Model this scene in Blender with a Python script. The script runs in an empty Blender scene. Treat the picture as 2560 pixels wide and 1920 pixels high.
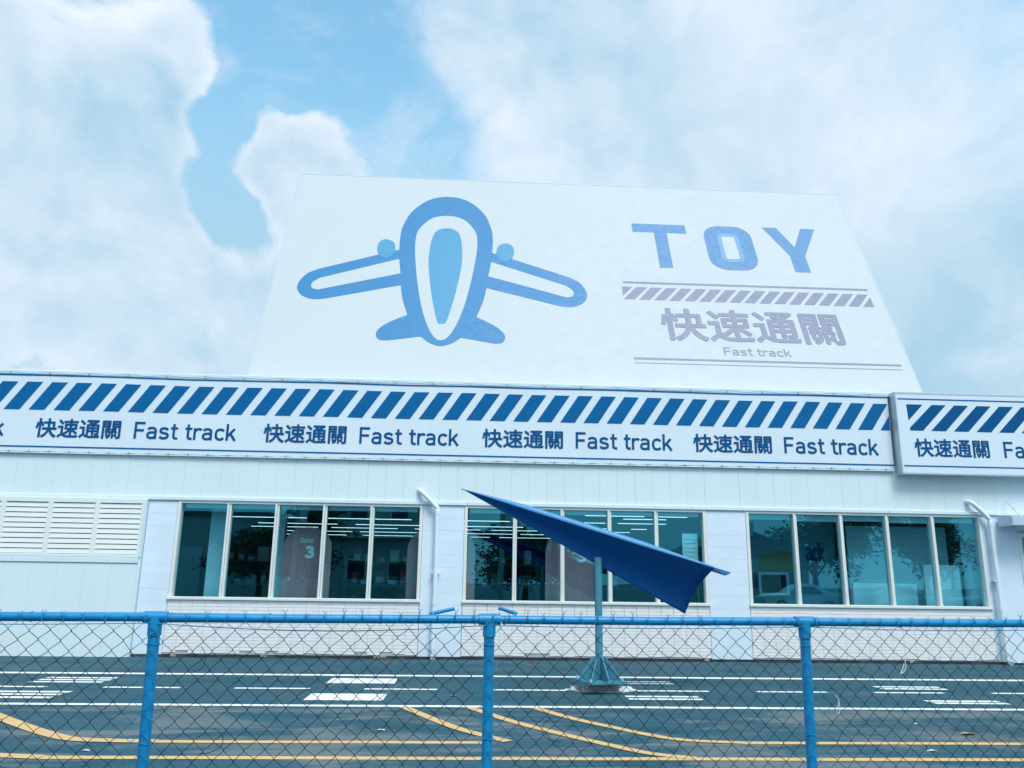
import bpy, math, random
from mathutils import Vector, Matrix
R = math.radians
rnd = random.Random(7)
sc = bpy.context.scene
COL = sc.collection

# ------------------------------------------------------------------ camera, sky, sun, exposure
cam_d = bpy.data.cameras.new('camera')
cam_d.sensor_width = 36.0
cam_d.lens = 27.984
cam_d.clip_start = 0.05
cam_d.clip_end = 3000
cam = bpy.data.objects.new('camera', cam_d)
COL.objects.link(cam)
right = Vector((0.998357, -0.055606, 0.013802))
up = Vector((-0.026574, -0.236011, 0.971387))
fwd = Vector((0.050758, 0.970158, 0.237101))
m = Matrix.Identity(4)
for i in range(3):
    m[i][0], m[i][1], m[i][2] = right[i], up[i], -fwd[i]
m.translation = Vector((0, -16.324, 1.55))
cam.matrix_world = m
sc.camera = cam

vs = sc.view_settings
vs.view_transform = 'Standard'
vs.look = 'None'
vs.gamma = 1.0
vs.use_curve_mapping = False
EXPO = 1.07
vs.exposure = EXPO

SUN_EL, SUN_AZ = R(57), R(158)          # azimuth clockwise from +Y
world = bpy.data.worlds.new('World')
sc.world = world
world.use_nodes = True
wt = world.node_tree
wt.nodes.clear()


class NT:
    """small node-tree helper"""
    def __init__(s, tree):
        s.t = tree

    def n(s, kind, **kw):
        nd = s.t.nodes.new(kind)
        for k, v in kw.items():
            setattr(nd, k, v)
        return nd

    def put(s, sock, v):
        if isinstance(v, bpy.types.NodeSocket):
            s.t.links.new(v, sock)
        elif isinstance(v, (tuple, list)) and len(v) == 3 and sock.type == 'RGBA':
            sock.default_value = (*v, 1)
        else:
            sock.default_value = v

    def math(s, op, a, b=0.0, clamp=False):
        nd = s.n('ShaderNodeMath', operation=op, use_clamp=clamp)
        s.put(nd.inputs[0], a)
        s.put(nd.inputs[1], b)
        return nd.outputs[0]

    def vmath(s, op, a, b):
        nd = s.n('ShaderNodeVectorMath', operation=op)
        s.put(nd.inputs[0], a)
        s.put(nd.inputs[1], b)
        return nd.outputs['Value'] if op == 'DOT_PRODUCT' else nd.outputs[0]

    def rng(s, v, a, b, c=0.0, d=1.0, smooth=True):
        nd = s.n('ShaderNodeMapRange', interpolation_type='SMOOTHSTEP' if smooth else 'LINEAR')
        for i, x in enumerate((v, a, b, c, d)):
            s.put(nd.inputs[i], x)
        return nd.outputs[0]

    def mix(s, f, a, b, mode='MIX'):
        nd = s.n('ShaderNodeMix', data_type='RGBA', blend_type=mode)
        s.put(nd.inputs[0], f)
        s.put(nd.inputs[6], a)
        s.put(nd.inputs[7], b)
        return nd.outputs[2]

    def noise(s, vec, scale, detail=4.0, rough=0.5, dist=0.0):
        nd = s.n('ShaderNodeTexNoise')
        s.put(nd.inputs['Vector'], vec)
        nd.inputs['Scale'].default_value = scale
        nd.inputs['Detail'].default_value = detail
        nd.inputs['Roughness'].default_value = rough
        nd.inputs['Distortion'].default_value = dist
        return nd.outputs['Fac']


def srgb(r, g, b):
    f = lambda c: (c / 12.92 if c <= 0.04045 else ((c + 0.055) / 1.055) ** 2.4)
    return (f(r / 255), f(g / 255), f(b / 255))


w = NT(wt)
geo = w.n('ShaderNodeTexCoord')
DIR = geo.outputs['Generated']
sky = w.n('ShaderNodeTexSky', sky_type='NISHITA', sun_disc=False, sun_elevation=SUN_EL, sun_rotation=SUN_AZ)
sky.air_density, sky.dust_density, sky.ozone_density = 1.0, 1.0, 2.0
blue = w.mix(1.0, sky.outputs[0], (0.108, 0.168, 0.146), 'MULTIPLY')
sep = w.n('ShaderNodeSeparateXYZ')
w.put(sep.inputs[0], DIR)
# summer haze: the clear sky pales to an even milky blue low down
blue = w.mix(w.rng(sep.outputs[2], 0.60, 0.34), blue, tuple(c * 0.5 for c in srgb(164, 205, 229)))
blue = w.mix(0.10, blue, tuple(c * 0.5 for c in srgb(205, 228, 242)))
# clouds: one density field over the whole dome, with the gaps where the day had them


def cloud_noise(vec):
    mid_ = w.noise(vec, 8.0, 10, 0.60, 0.35)
    fine_ = w.noise(vec, 30.0, 5, 0.65, 0.2)
    return w.math('ADD', w.math('MULTIPLY', w.math('SUBTRACT', mid_, 0.5), 2.9), w.math('MULTIPLY', w.math('SUBTRACT', fine_, 0.5), 0.30))


big = w.noise(DIR, 2.6, 4, 0.5, 0.2)
puff = cloud_noise(DIR)
puff_sun = cloud_noise(w.vmath('ADD', DIR, (0.022, -0.01, 0.035)))
dens = w.math('ADD', w.math('MULTIPLY', w.math('SUBTRACT', big, 0.33), 1.3), puff)
BLOBS = [  # direction, radius in degrees, weight
    ((-.225, .782, .581), 9.5, -.62), ((-.178, .817, .549), 8.5, -.5), ((-.140, .786, .601), 9, -.55),
    ((-.111, .837, .535), 7, -.5), ((-.084, .866, .493), 6.5, -.65), ((-.268, .807, .526), 4.5, -.4),
    ((-.302, .83, .468), 4.0, -.95), ((-.29, .853, .435), 3.6, -.7), ((-.284, .868, .408), 3.0, -.6),
    ((-.405, .722, .562), 5.2, -.85), ((-.288, .815, .50), 3.2, -.75), ((-.268, .882, .388), 3.4, -.8), ((-.045, .862, .505), 6.0, -.35),
    ((-.45, .784, .446), 15, .6), ((-.350, .777, .512), 6.5, .7), ((-.455, .721, .522), 5, .5),
    ((-.206, .853, .470), 6.0, 1.0), ((-.150, .862, .480), 5.0, 1.0), ((-.251, .837, .480), 3.8, .8),
    ((.248, .8, .547), 26, .8), ((.05, .79, .613), 8, .4), ((-.214, .755, .62), 3.6, .6),
    ((-.378, .867, .324), 14, .5), ((.428, .727, .536), 16, .5), ((.1, .93, .36), 14, .35),
]
for d, r, k in BLOBS:
    d = Vector(d).normalized()
    dot = w.vmath('DOT_PRODUCT', DIR, tuple(d))
    g = w.rng(dot, math.cos(R(r)), math.cos(R(r * 0.1)), 0.0, k)
    dens = w.math('ADD', dens, g)
softw = w.rng(sep.outputs[0], -0.20, 0.0, 0.55, 1.6)
alpha = w.rng(dens, w.rng(sep.outputs[0], -0.20, 0.0, -0.05, -0.5), softw)
veil = w.noise(w.vmath('MULTIPLY', DIR, (1.0, 1.0, 1.6)), 5.0, 9, 0.62, 0.8)
alpha = w.math('MAXIMUM', alpha, w.rng(veil, 0.47, 0.72, 0.0, 0.36))
relief = w.math('MULTIPLY', w.math('SUBTRACT', puff, puff_sun), w.rng(sep.outputs[0], -0.15, 0.15, 0.55, 0.28))
lit_n = w.noise(DIR, 3.6, 3, 0.5, 0.2)
rim = w.rng(dens, 0.1, 1.3, 0.35, 0.0)
lit = w.math('ADD', w.math('ADD', w.rng(lit_n, 0.36, 0.64, 0.30, 0.80), rim), relief, True)
CK = 0.5
cl_sh = tuple(c * CK for c in srgb(168, 207, 231))
cl_li = tuple(c * CK for c in srgb(233, 243, 254))
cloud = w.mix(lit, cl_sh, cl_li)
skycol = w.mix(alpha, blue, cloud)
bg = w.n('ShaderNodeBackground')
w.put(bg.inputs['Color'], skycol)
bg.inputs['Strength'].default_value = 1.0
wo = w.n('ShaderNodeOutputWorld')
wt.links.new(bg.outputs[0], wo.inputs[0])

sun_d = bpy.data.lights.new('sun', 'SUN')
sun_d.energy = 1.25
sun_d.angle = R(22)
sun_d.color = (1.0, 0.965, 0.92)
sun = bpy.data.objects.new('sun', sun_d)
COL.objects.link(sun)
sdir = Vector((math.sin(SUN_AZ) * math.cos(SUN_EL), math.cos(SUN_AZ) * math.cos(SUN_EL), math.sin(SUN_EL)))
sun.rotation_euler = sdir.to_track_quat('Z', 'Y').to_euler()
sun.location = (6, -14, 18)

# ------------------------------------------------------------------ materials
MATS = {}


def mat(name, col, rough=0.6, var=0.12, scale=1.5, spec=0.4, metal=0.0, streak=0.0, bump=0.0, bscale=60, dirt=None, dirt_amt=0.0, stretch=(1, 1, 1)):
    """painted / mineral surface: colour breaks up at two scales, faint vertical streaks, fine bump"""
    mt = bpy.data.materials.new(name)
    mt.use_nodes = True
    t = NT(mt.node_tree)
    b = mt.node_tree.nodes['Principled BSDF']
    pos = t.n('ShaderNodeNewGeometry').outputs['Position']
    if stretch != (1, 1, 1):
        pos = t.vmath('MULTIPLY', pos, stretch)
    n1 = t.noise(pos, scale, 5, 0.55)
    n2 = t.noise(pos, scale * 14, 3, 0.6)
    f = t.math('ADD', t.math('MULTIPLY', n1, 0.65), t.math('MULTIPLY', n2, 0.35))
    f = t.rng(f, 0.32, 0.68, 1 - var, 1 + var, False)
    c = t.mix(1.0, col, f, 'MULTIPLY')
    if streak:
        sv = t.vmath('MULTIPLY', pos, (7, 7, 0.35))
        s = t.rng(t.noise(sv, 1.0, 4, 0.6), 0.52, 0.78, 0.0, streak)
        c = t.mix(s, c, dirt or tuple(x * 0.6 for x in col))
    if dirt and dirt_amt:
        d = t.rng(t.noise(pos, scale * 0.8, 6, 0.65, 0.3), 0.55, 0.75, 0.0, dirt_amt)
        c = t.mix(d, c, dirt)
    t.put(b.inputs['Base Color'], c)
    r = t.rng(n2, 0.3, 0.7, max(0, rough - 0.08), min(1, rough + 0.08), False)
    t.put(b.inputs['Roughness'], r)
    b.inputs['Specular IOR Level'].default_value = spec
    b.inputs['Metallic'].default_value = metal
    if bump:
        bn = t.n('ShaderNodeBump')
        bn.inputs['Strength'].default_value = bump
        bn.inputs['Distance'].default_value = 0.01
        t.put(bn.inputs['Height'], t.noise(pos, bscale, 4, 0.6))
        mt.node_tree.links.new(bn.outputs[0], b.inputs['Normal'])
    MATS[name] = mt
    return mt


mat('clad', (0.70, 0.78, 0.82), 0.5, 0.03, 0.9, streak=0.10, dirt=(0.50, 0.64, 0.70))
mat('trim', (0.67, 0.77, 0.83), 0.45, 0.04, 1.2, streak=0.15, dirt=(0.42, 0.52, 0.58))
mat('pillar', (0.70, 0.78, 0.88), 0.8, 0.05, 2.0, spec=0.2, streak=0.08, dirt=(0.46, 0.60, 0.70), bump=0.5, bscale=70)
mat('frame', (0.74, 0.75, 0.72), 0.45, 0.05, 3.0, streak=0.2, dirt=(0.45, 0.43, 0.37))
mat('louvre', (0.78, 0.79, 0.78), 0.5, 0.03, 2.0, streak=0.06)
mat('tile', (0.83, 0.80, 0.81), 0.45, 0.12, 5.0, stretch=(0.5, 1, 9), dirt=(0.48, 0.48, 0.48), dirt_amt=0.25)
mat('tile_brown', (0.36, 0.29, 0.27), 0.7, 0.2, 9.0)
mat('grout', (0.42, 0.42, 0.43), 0.9, 0.15, 4.0)
mat('wall', (0.50, 0.66, 0.76), 0.7, 0.05, 1.0, streak=0.1)
mat('roof', (0.45, 0.52, 0.56), 0.7, 0.1, 1.0)
mat('foot_shade', (0.03, 0.035, 0.04), 0.9, 0.3, 3.0)
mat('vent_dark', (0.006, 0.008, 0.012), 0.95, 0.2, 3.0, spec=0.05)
mat('pipe', (0.74, 0.80, 0.86), 0.4, 0.04, 2.0, streak=0.15)
mat('canopy', (0.50, 0.57, 0.68), 0.4, 0.05, 2.0)
mat('metal', (0.55, 0.62, 0.66), 0.4, 0.06, 3.0, metal=0.3, streak=0.1)
mat('banner', (0.70, 0.77, 0.85), 0.55, 0.03, 0.7, streak=0.05)
mat('banner_blue', (0.002, 0.120, 0.32), 0.65, 0.06, 2.0, spec=0.12)
mat('banner_text', (0.002, 0.085, 0.24), 0.65, 0.06, 2.0, spec=0.12)
mat('board', (0.52, 0.545, 0.575), 0.6, 0.025, 0.25, streak=0.10, dirt=(0.44, 0.47, 0.50))
mat('board_edge', (0.50, 0.55, 0.60), 0.5, 0.05, 1.0)
mat('emblem', (0.020, 0.19, 0.42), 0.5, 0.03, 0.6)
mat('emblem_light', (0.055, 0.27, 0.47), 0.5, 0.03, 0.6)
mat('toy_blue', (0.068, 0.22, 0.44), 0.5, 0.03, 0.6)
mat('toy_light', (0.12, 0.31, 0.53), 0.5, 0.03, 0.6)
mat('grey_print', (0.20, 0.215, 0.32), 0.5, 0.04, 1.0)
mat('post_blue', (0.004, 0.225, 0.49), 0.38, 0.16, 6.0, spec=0.5, dirt=(0.01, 0.28, 0.48), dirt_amt=0.5, bump=0.15, bscale=90)
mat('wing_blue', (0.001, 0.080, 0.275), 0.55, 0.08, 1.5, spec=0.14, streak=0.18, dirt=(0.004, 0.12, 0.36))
mat('wing_edge_lit', (0.03, 0.22, 0.47), 0.4, 0.08, 3.0, spec=0.5)  # wing blue made lighter: skylight on the top fold put into the colour
mat('pole_teal', (0.06, 0.24, 0.33), 0.55, 0.12, 5.0, streak=0.2, dirt=(0.12, 0.25, 0.30))
mat('concrete', (0.34, 0.38, 0.38), 0.95, 0.2, 6.0, bump=0.6, bscale=40)
mat('mortar', (0.62, 0.66, 0.66), 0.95, 0.15, 8.0, bump=0.6, bscale=40)
mat('line_white', (0.80, 0.81, 0.81), 0.7, 0.07, 6.0, dirt=(0.10, 0.17, 0.20), dirt_amt=0.45, stretch=(0.8, 2.4, 1))
mat('line_yellow', (0.66, 0.42, 0.18), 0.7, 0.10, 4.0, dirt=(0.55, 0.50, 0.42), dirt_amt=0.6, stretch=(0.4, 1.6, 1))
mat('chalk', (0.15, 0.20, 0.22), 0.9, 0.4, 7.0)
mat('red_paint', (0.42, 0.06, 0.08), 0.7, 0.3, 9.0)
mat('string', (0.62, 0.70, 0.64), 0.6, 0.1, 9.0)
mat('leaf_dry', (0.34, 0.24, 0.14), 0.8, 0.3, 20.0)
mat('paper_bit', (0.66, 0.70, 0.70), 0.8, 0.1, 20.0)
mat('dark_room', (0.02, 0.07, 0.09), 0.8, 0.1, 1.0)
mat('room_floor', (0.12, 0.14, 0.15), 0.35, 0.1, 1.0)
mat('gate_brown', (0.52, 0.22, 0.22), 0.6, 0.12, 3.0, stretch=(12, 12, 0.5))
mat('gate_print', (0.75, 0.78, 0.78), 0.6, 0.02, 3.0)
mat('pale_room', (0.62, 0.76, 0.80), 0.8, 0.05, 1.0)
mat('shelf', (0.10, 0.13, 0.14), 0.5, 0.1, 3.0)
mat('box_white', (0.55, 0.60, 0.62), 0.6, 0.15, 6.0)
mat('box_teal', (0.06, 0.20, 0.24), 0.6, 0.2, 6.0)
mat('printed_teal', (0.20, 0.42, 0.50), 0.7, 0.12, 1.0)
mat('box_red', (0.34, 0.07, 0.06), 0.6, 0.2, 6.0)
mat('yellow_print', (0.34, 0.30, 0.12), 0.6, 0.2, 6.0)
mat('reflection_white', (0.82, 0.86, 0.86), 0.6, 0.03, 3.0)
mat('blind', (0.82, 0.85, 0.86), 0.7, 0.03, 3.0)
mat('bark', (0.09, 0.07, 0.05), 0.95, 0.3, 8.0, bump=0.6)
mat('leaves', (0.08, 0.15, 0.09), 0.6, 0.45, 1.2)
mat('house_wall', (0.55, 0.55, 0.52), 0.8, 0.1, 1.0, streak=0.2)
mat('house_roof', (0.10, 0.12, 0.14), 0.7, 0.2, 2.0)
mat('flat_wall', (0.40, 0.44, 0.44), 0.8, 0.1, 0.6, streak=0.3)
mat('window_dark', (0.02, 0.03, 0.05), 0.15, 0.1, 1.0)
mat('car_silver', (0.50, 0.54, 0.56), 0.28, 0.03, 1.0, metal=0.4)
mat('car_white', (0.70, 0.72, 0.72), 0.28, 0.03, 1.0)
mat('rubber', (0.02, 0.02, 0.02), 0.8, 0.2, 9.0)
mat('cable', (0.02, 0.02, 0.025), 0.7, 0.1, 9.0)


def special_materials():
    # lit tubes
    mt = bpy.data.materials.new('tube_light')
    mt.use_nodes = True
    b = mt.node_tree.nodes['Principled BSDF']
    b.inputs['Base Color'].default_value = (0.8, 0.8, 0.8, 1)
    b.inputs['Emission Color'].default_value = (0.85, 0.97, 1.0, 1)
    b.inputs['Emission Strength'].default_value = 0.85
    MATS['tube_light'] = mt
    # tinted shop glass: see-through with a clear mirror coat
    mt = bpy.data.materials.new('shop_glass')
    mt.use_nodes = True
    t = NT(mt.node_tree)
    mt.node_tree.nodes.clear()
    tr = t.n('ShaderNodeBsdfTransparent')
    tr.inputs[0].default_value = (0.52, 0.84, 0.92, 1)
    gl = t.n('ShaderNodeBsdfGlossy')
    gl.inputs['Roughness'].default_value = 0.0
    gl.inputs['Color'].default_value = (0.17, 0.84, 1.0, 1)
    pos = t.n('ShaderNodeNewGeometry').outputs['Position']
    bn = t.n('ShaderNodeBump')
    bn.inputs['Strength'].default_value = 0.04
    bn.inputs['Distance'].default_value = 0.02
    t.put(bn.inputs['Height'], t.noise(pos, 1.3, 1, 0.4))
    mt.node_tree.links.new(bn.outputs[0], gl.inputs['Normal'])
    gg = t.n('ShaderNodeNewGeometry')                       # two-sided coat, the same from inside and outside
    cosv = t.math('ABSOLUTE', t.vmath('DOT_PRODUCT', gg.outputs['Normal'], gg.outputs['Incoming']))
    fac = t.math('ADD', t.math('MULTIPLY', t.math('POWER', t.math('SUBTRACT', 1.0, cosv, True), 5.0), 0.7), 0.215, True)
    mx = t.n('ShaderNodeMixShader')
    t.put(mx.inputs[0], fac)
    mt.node_tree.links.new(tr.outputs[0], mx.inputs[1])
    mt.node_tree.links.new(gl.outputs[0], mx.inputs[2])
    o = t.n('ShaderNodeOutputMaterial')
    mt.node_tree.links.new(mx.outputs[0], o.inputs[0])
    MATS['shop_glass'] = mt
    # asphalt yard: sealed blue-grey, dusty worn drifts along the lanes, scuffs and specks
    mt = bpy.data.materials.new('asphalt')
    mt.use_nodes = True
    t = NT(mt.node_tree)
    b = mt.node_tree.nodes['Principled BSDF']
    pos = t.n('ShaderNodeNewGeometry').outputs['Position']
    c = t.mix(t.rng(t.noise(t.vmath('MULTIPLY', pos, (0.35, 1.2, 1)), 1.0, 5, 0.6), 0.35, 0.65), (0.014, 0.076, 0.108), (0.032, 0.094, 0.128))
    grain = t.noise(pos, 140, 2, 0.6)
    c = t.mix(1.0, c, t.rng(grain, 0.25, 0.75, 0.72, 1.28, False), 'MULTIPLY')
    dust = t.rng(t.noise(t.vmath('MULTIPLY', pos, (0.55, 1.7, 1)), 0.8, 7, 0.62, 0.6), 0.47, 0.60, 0.0, 0.8)
    sp = t.n('ShaderNodeSeparateXYZ')
    t.put(sp.inputs[0], pos)
    lane = t.math('MULTIPLY', t.rng(sp.outputs[1], -5.4, -6.3), t.rng(sp.outputs[1], -14, -10, 0.2, 1.0))
    lane = t.math('ADD', t.math('MULTIPLY', lane, 0.85), 0.12)
    c = t.mix(t.math('MULTIPLY', dust, lane), c, (0.165, 0.185, 0.19))
    scuff = t.rng(t.noise(t.vmath('MULTIPLY', pos, (0.5, 16, 1)), 1.0, 6, 0.7, 0.15), 0.54, 0.76, 0.0, 0.6)
    c = t.mix(scuff, c, (0.17, 0.21, 0.23))
    seal = t.rng(t.noise(t.vmath('MULTIPLY', pos, (0.5, 0.9, 1)), 0.9, 4, 0.5, 0.8), 0.57, 0.63, 0.0, 0.38)
    c = t.mix(seal, c, (0.012, 0.050, 0.072))
    vor = t.n('ShaderNodeTexVoronoi', feature='DISTANCE_TO_EDGE')
    t.put(vor.inputs['Vector'], t.vmath('ADD', pos, t.n('ShaderNodeTexNoise').outputs['Color']))
    vor.inputs['Scale'].default_value = 0.22
    crack = t.math('MULTIPLY', t.rng(vor.outputs['Distance'], 0.0, 0.004, 1.0, 0.0), t.rng(t.noise(pos, 0.5, 2), 0.5, 0.62))
    c = t.mix(t.math('MULTIPLY', crack, 0.45), c, (0.16, 0.18, 0.19))
    v2 = t.n('ShaderNodeTexVoronoi')
    t.put(v2.inputs['Vector'], pos)
    v2.inputs['Scale'].default_value = 5.0
    speck = t.math('MULTIPLY', t.rng(v2.outputs['Distance'], 0.03, 0.055, 1.0, 0.0), t.rng(t.noise(pos, 1.3, 2), 0.52, 0.6))
    c = t.mix(speck, c, (0.38, 0.42, 0.42))
    t.put(b.inputs['Base Color'], c)
    b.inputs['Roughness'].default_value = 0.82
    b.inputs['Specular IOR Level'].default_value = 0.25
    bn = t.n('ShaderNodeBump')
    bn.inputs['Strength'].default_value = 0.35
    bn.inputs['Distance'].default_value = 0.01
    t.put(bn.inputs['Height'], grain)
    mt.node_tree.links.new(bn.outputs[0], b.inputs['Normal'])
    MATS['asphalt'] = mt
    # fence wire: dark old zinc, with the blue of the posts sprayed over it close to them
    mt = bpy.data.materials.new('wire')
    mt.use_nodes = True
    t = NT(mt.node_tree)
    b = mt.node_tree.nodes['Principled BSDF']
    pos = t.n('ShaderNodeNewGeometry').outputs['Position']
    sp = t.n('ShaderNodeSeparateXYZ')
    t.put(sp.inputs[0], pos)
    spray = t.rng(sp.outputs[2], 1.27, 1.32, 0.0, 1.0)
    for px in POST_X:
        d = t.math('ABSOLUTE', t.math('SUBTRACT', sp.outputs[0], px))
        spray = t.math('MAXIMUM', spray, t.rng(d, 0.035, 0.10, 1.0, 0.0))
    spray = t.math('MULTIPLY', spray, t.rng(t.noise(pos, 30, 3), 0.25, 0.5))
    c = t.mix(t.rng(t.noise(pos, 18, 3), 0.4, 0.6), (0.010, 0.018, 0.034), (0.022, 0.016, 0.035))
    c = t.mix(spray, c, (0.02, 0.28, 0.48))
    t.put(b.inputs['Base Color'], c)
    b.inputs['Roughness'].default_value = 0.55
    b.inputs['Specular IOR Level'].default_value = 0.3
    MATS['wire'] = mt


FTH = R(4.967)                                    # fence bearing
FA = Vector((-2.183, -12.299, 0))
FD = Vector((math.cos(FTH), math.sin(FTH), 0))
FN = Vector((-math.sin(FTH), math.cos(FTH), 0))   # away from the camera
POST_S = (-0.95, 0.695, 2.315, 4.02, 5.70)
POST_X = [(FA + FD * s).x for s in POST_S]
special_materials()

# ------------------------------------------------------------------ object helpers
WLOC = {}


def setp(o, label=None, cat=None, group=None, kind=None):
    if label:
        o['label'] = label
    if cat:
        o['category'] = cat
    if group:
        o['group'] = group
    if kind:
        o['kind'] = kind
    return o


def empty(name, loc, label, cat, group=None):
    o = bpy.data.objects.new(name, None)
    o.empty_display_size = 0.2
    o.location = loc
    COL.objects.link(o)
    WLOC[o.name] = Vector(loc)
    return setp(o, label, cat, group)


def link(name, me, material, parent=None, at=(0, 0, 0)):
    """mesh object whose own frame sits at world point `at`"""
    if material is not None and not me.materials:
        me.materials.append(MATS[material])
    o = bpy.data.objects.new(name, me)
    COL.objects.link(o)
    at = Vector(at)
    WLOC[o.name] = at
    if parent:
        o.parent = parent
        o.location = at - WLOC[parent.name]
    else:
        o.location = at
    return o


class MB:
    def __init__(s):
        s.v, s.f, s.smooth = [], [], []

    def add(s, vs_, fs_, smooth=False):
        k = len(s.v)
        s.v += [tuple(p) for p in vs_]
        s.f += [tuple(i + k for i in f) for f in fs_]
        s.smooth += [smooth] * len(fs_)
        return s

    def box(s, x0, x1, y0, y1, z0, z1):
        x0, x1 = min(x0, x1), max(x0, x1)
        y0, y1 = min(y0, y1), max(y0, y1)
        z0, z1 = min(z0, z1), max(z0, z1)
        return s.add([(x0, y0, z0), (x1, y0, z0), (x1, y1, z0), (x0, y1, z0), (x0, y0, z1), (x1, y0, z1), (x1, y1, z1), (x0, y1, z1)],
                     [(0, 3, 2, 1), (4, 5, 6, 7), (0, 1, 5, 4), (1, 2, 6, 5), (2, 3, 7, 6), (3, 0, 4, 7)])

    def cbox(s, x0, x1, y0, y1, z0, z1, b=0.006):
        """box with its front (low y) edges chamfered"""
        k = b
        return s.add([(x0 + k, y0, z0 + k), (x1 - k, y0, z0 + k), (x1 - k, y0, z1 - k), (x0 + k, y0, z1 - k),
                      (x0, y0 + k, z0), (x1, y0 + k, z0), (x1, y0 + k, z1), (x0, y0 + k, z1),
                      (x0, y1, z0), (x1, y1, z0), (x1, y1, z1), (x0, y1, z1)],
                     [(0, 1, 2, 3), (4, 5, 1, 0), (5, 6, 2, 1), (6, 7, 3, 2), (7, 4, 0, 3),
                      (8, 9, 5, 4), (9, 10, 6, 5), (10, 11, 7, 6), (11, 8, 4, 7), (9, 8, 11, 10)])

    def prism(s, poly, fr, h0, h1):
        """closed outline (counter-clockwise seen from outside) between heights h0 < h1 over a frame"""
        n = len(poly)
        area = sum(poly[i][0] * poly[(i + 1) % n][1] - poly[(i + 1) % n][0] * poly[i][1] for i in range(n))
        if area < 0:
            poly = poly[::-1]
        vv = [fr(a, b, h1) for a, b in poly] + [fr(a, b, h0) for a, b in poly]
        ff = [tuple(range(n)), tuple(range(2 * n - 1, n - 1, -1))]
        ff += [(i, i + n, (i + 1) % n + n, (i + 1) % n) for i in range(n)]
        return s.add(vv, ff)

    def tube(s, pts, r, n=8, cap=True, closed=False):
        pts = [Vector(p) for p in pts]
        rr = r if isinstance(r, (list, tuple)) else [r] * len(pts)
        vv, ff = [], []
        prev = None
        N = len(pts)
        for i, p in enumerate(pts):
            a = pts[i - 1] if (i > 0 or closed) else p
            b = pts[(i + 1) % N] if (i < N - 1 or closed) else p
            t = (b - a)
            t = t.normalized() if t.length > 1e-9 else Vector((0, 0, 1))
            if prev is None:
                u = t.cross(Vector((0, 0, 1)))
                if u.length < 1e-3:
                    u = t.cross(Vector((0, 1, 0)))
            else:
                u = prev - t * prev.dot(t)
            u.normalize()
            prev = u
            q = t.cross(u)
            for k in range(n):
                an = 2 * math.pi * k / n
                vv.append(p + (u * math.cos(an) + q * math.sin(an)) * rr[i])
        M = N if closed else N - 1
        for i in range(M):
            for k in range(n):
                k2 = (k + 1) % n
                j = (i + 1) % N
                ff.append((i * n + k, i * n + k2, j * n + k2, j * n + k))
        s.add(vv, ff, True)
        if cap and not closed:
            s.add([vv[k] for k in range(n)], [tuple(range(n - 1, -1, -1))])
            s.add([vv[(N - 1) * n + k] for k in range(n)], [tuple(range(n))])
        return s

    def mesh(s, name, off=(0, 0, 0)):
        me = bpy.data.meshes.new(name)
        ox, oy, oz = off
        me.from_pydata([(x - ox, y - oy, z - oz) for x, y, z in s.v], [], s.f)
        if any(s.smooth):
            me.polygons.foreach_set('use_smooth', s.smooth)
        me.update()
        return me

    def build(s, name, material, parent=None, at=None, label=None, cat=None, group=None, kind=None):
        if at is None:
            at = WLOC[parent.name] if parent else (0, 0, 0)
        o = link(name, s.mesh(name, at), material, parent, at)
        return setp(o, label, cat, group, kind)


def copy_tree(o, loc=None, rotz=None, label=None):
    def rec(src, par):
        c = src.copy()
        COL.objects.link(c)
        if par:
            c.parent = par
        for ch in [x for x in src.children]:
            rec(ch, c)
        return c
    c = rec(o, None)
    if loc is not None:
        c.location = loc
    if rotz is not None:
        c.rotation_euler.z = rotz
    if label:
        c['label'] = label
    return c


def catmull(pts, sub=5, closed=False, corners=()):
    """smooth through the points; indices in `corners` stay sharp"""
    n = len(pts)
    out = []
    rngi = range(n if closed else n - 1)
    for i in rngi:
        p1, p2 = pts[i], pts[(i + 1) % n]
        p0 = pts[i - 1] if (i > 0 or closed) else p1
        p3 = pts[(i + 2) % n] if (i + 2 < n or closed) else p2
        if i in corners:
            p0 = p1
        if (i + 1) % n in corners:
            p3 = p2
        for k in range(sub):
            t = k / sub
            q = []
            for d in range(len(p1)):
                a0, a1, a2, a3 = p0[d], p1[d], p2[d], p3[d]
                q.append(0.5 * ((2 * a1) + (-a0 + a2) * t + (2 * a0 - 5 * a1 + 4 * a2 - a3) * t * t + (-a0 + 3 * a1 - 3 * a2 + a3) * t ** 3))
            out.append(tuple(q))
    if not closed:
        out.append(tuple(pts[-1]))
    return out


def ribbon(pts, wd):
    """outline of a stroke of width wd along pts (flat caps, mitred)"""
    L, Rr = [], []
    n = len(pts)
    for i in range(n):
        a = pts[max(0, i - 1)]
        b = pts[min(n - 1, i + 1)]
        p = pts[i]
        def nr(u, v):
            dx, dy = v[0] - u[0], v[1] - u[1]
            l = math.hypot(dx, dy) or 1
            return (-dy / l, dx / l)
        if 0 < i < n - 1:
            n1, n2 = nr(a, p), nr(p, b)
            mx, my = n1[0] + n2[0], n1[1] + n2[1]
            l = math.hypot(mx, my) or 1
            mx, my = mx / l, my / l
            k = 1 / max(0.5, mx * n1[0] + my * n1[1])
        else:
            mx, my = nr(a, b)
            k = 1
        L.append((p[0] + mx * k * wd / 2, p[1] + my * k * wd / 2))
        Rr.append((p[0] - mx * k * wd / 2, p[1] - my * k * wd / 2))
    return L, Rr


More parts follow.
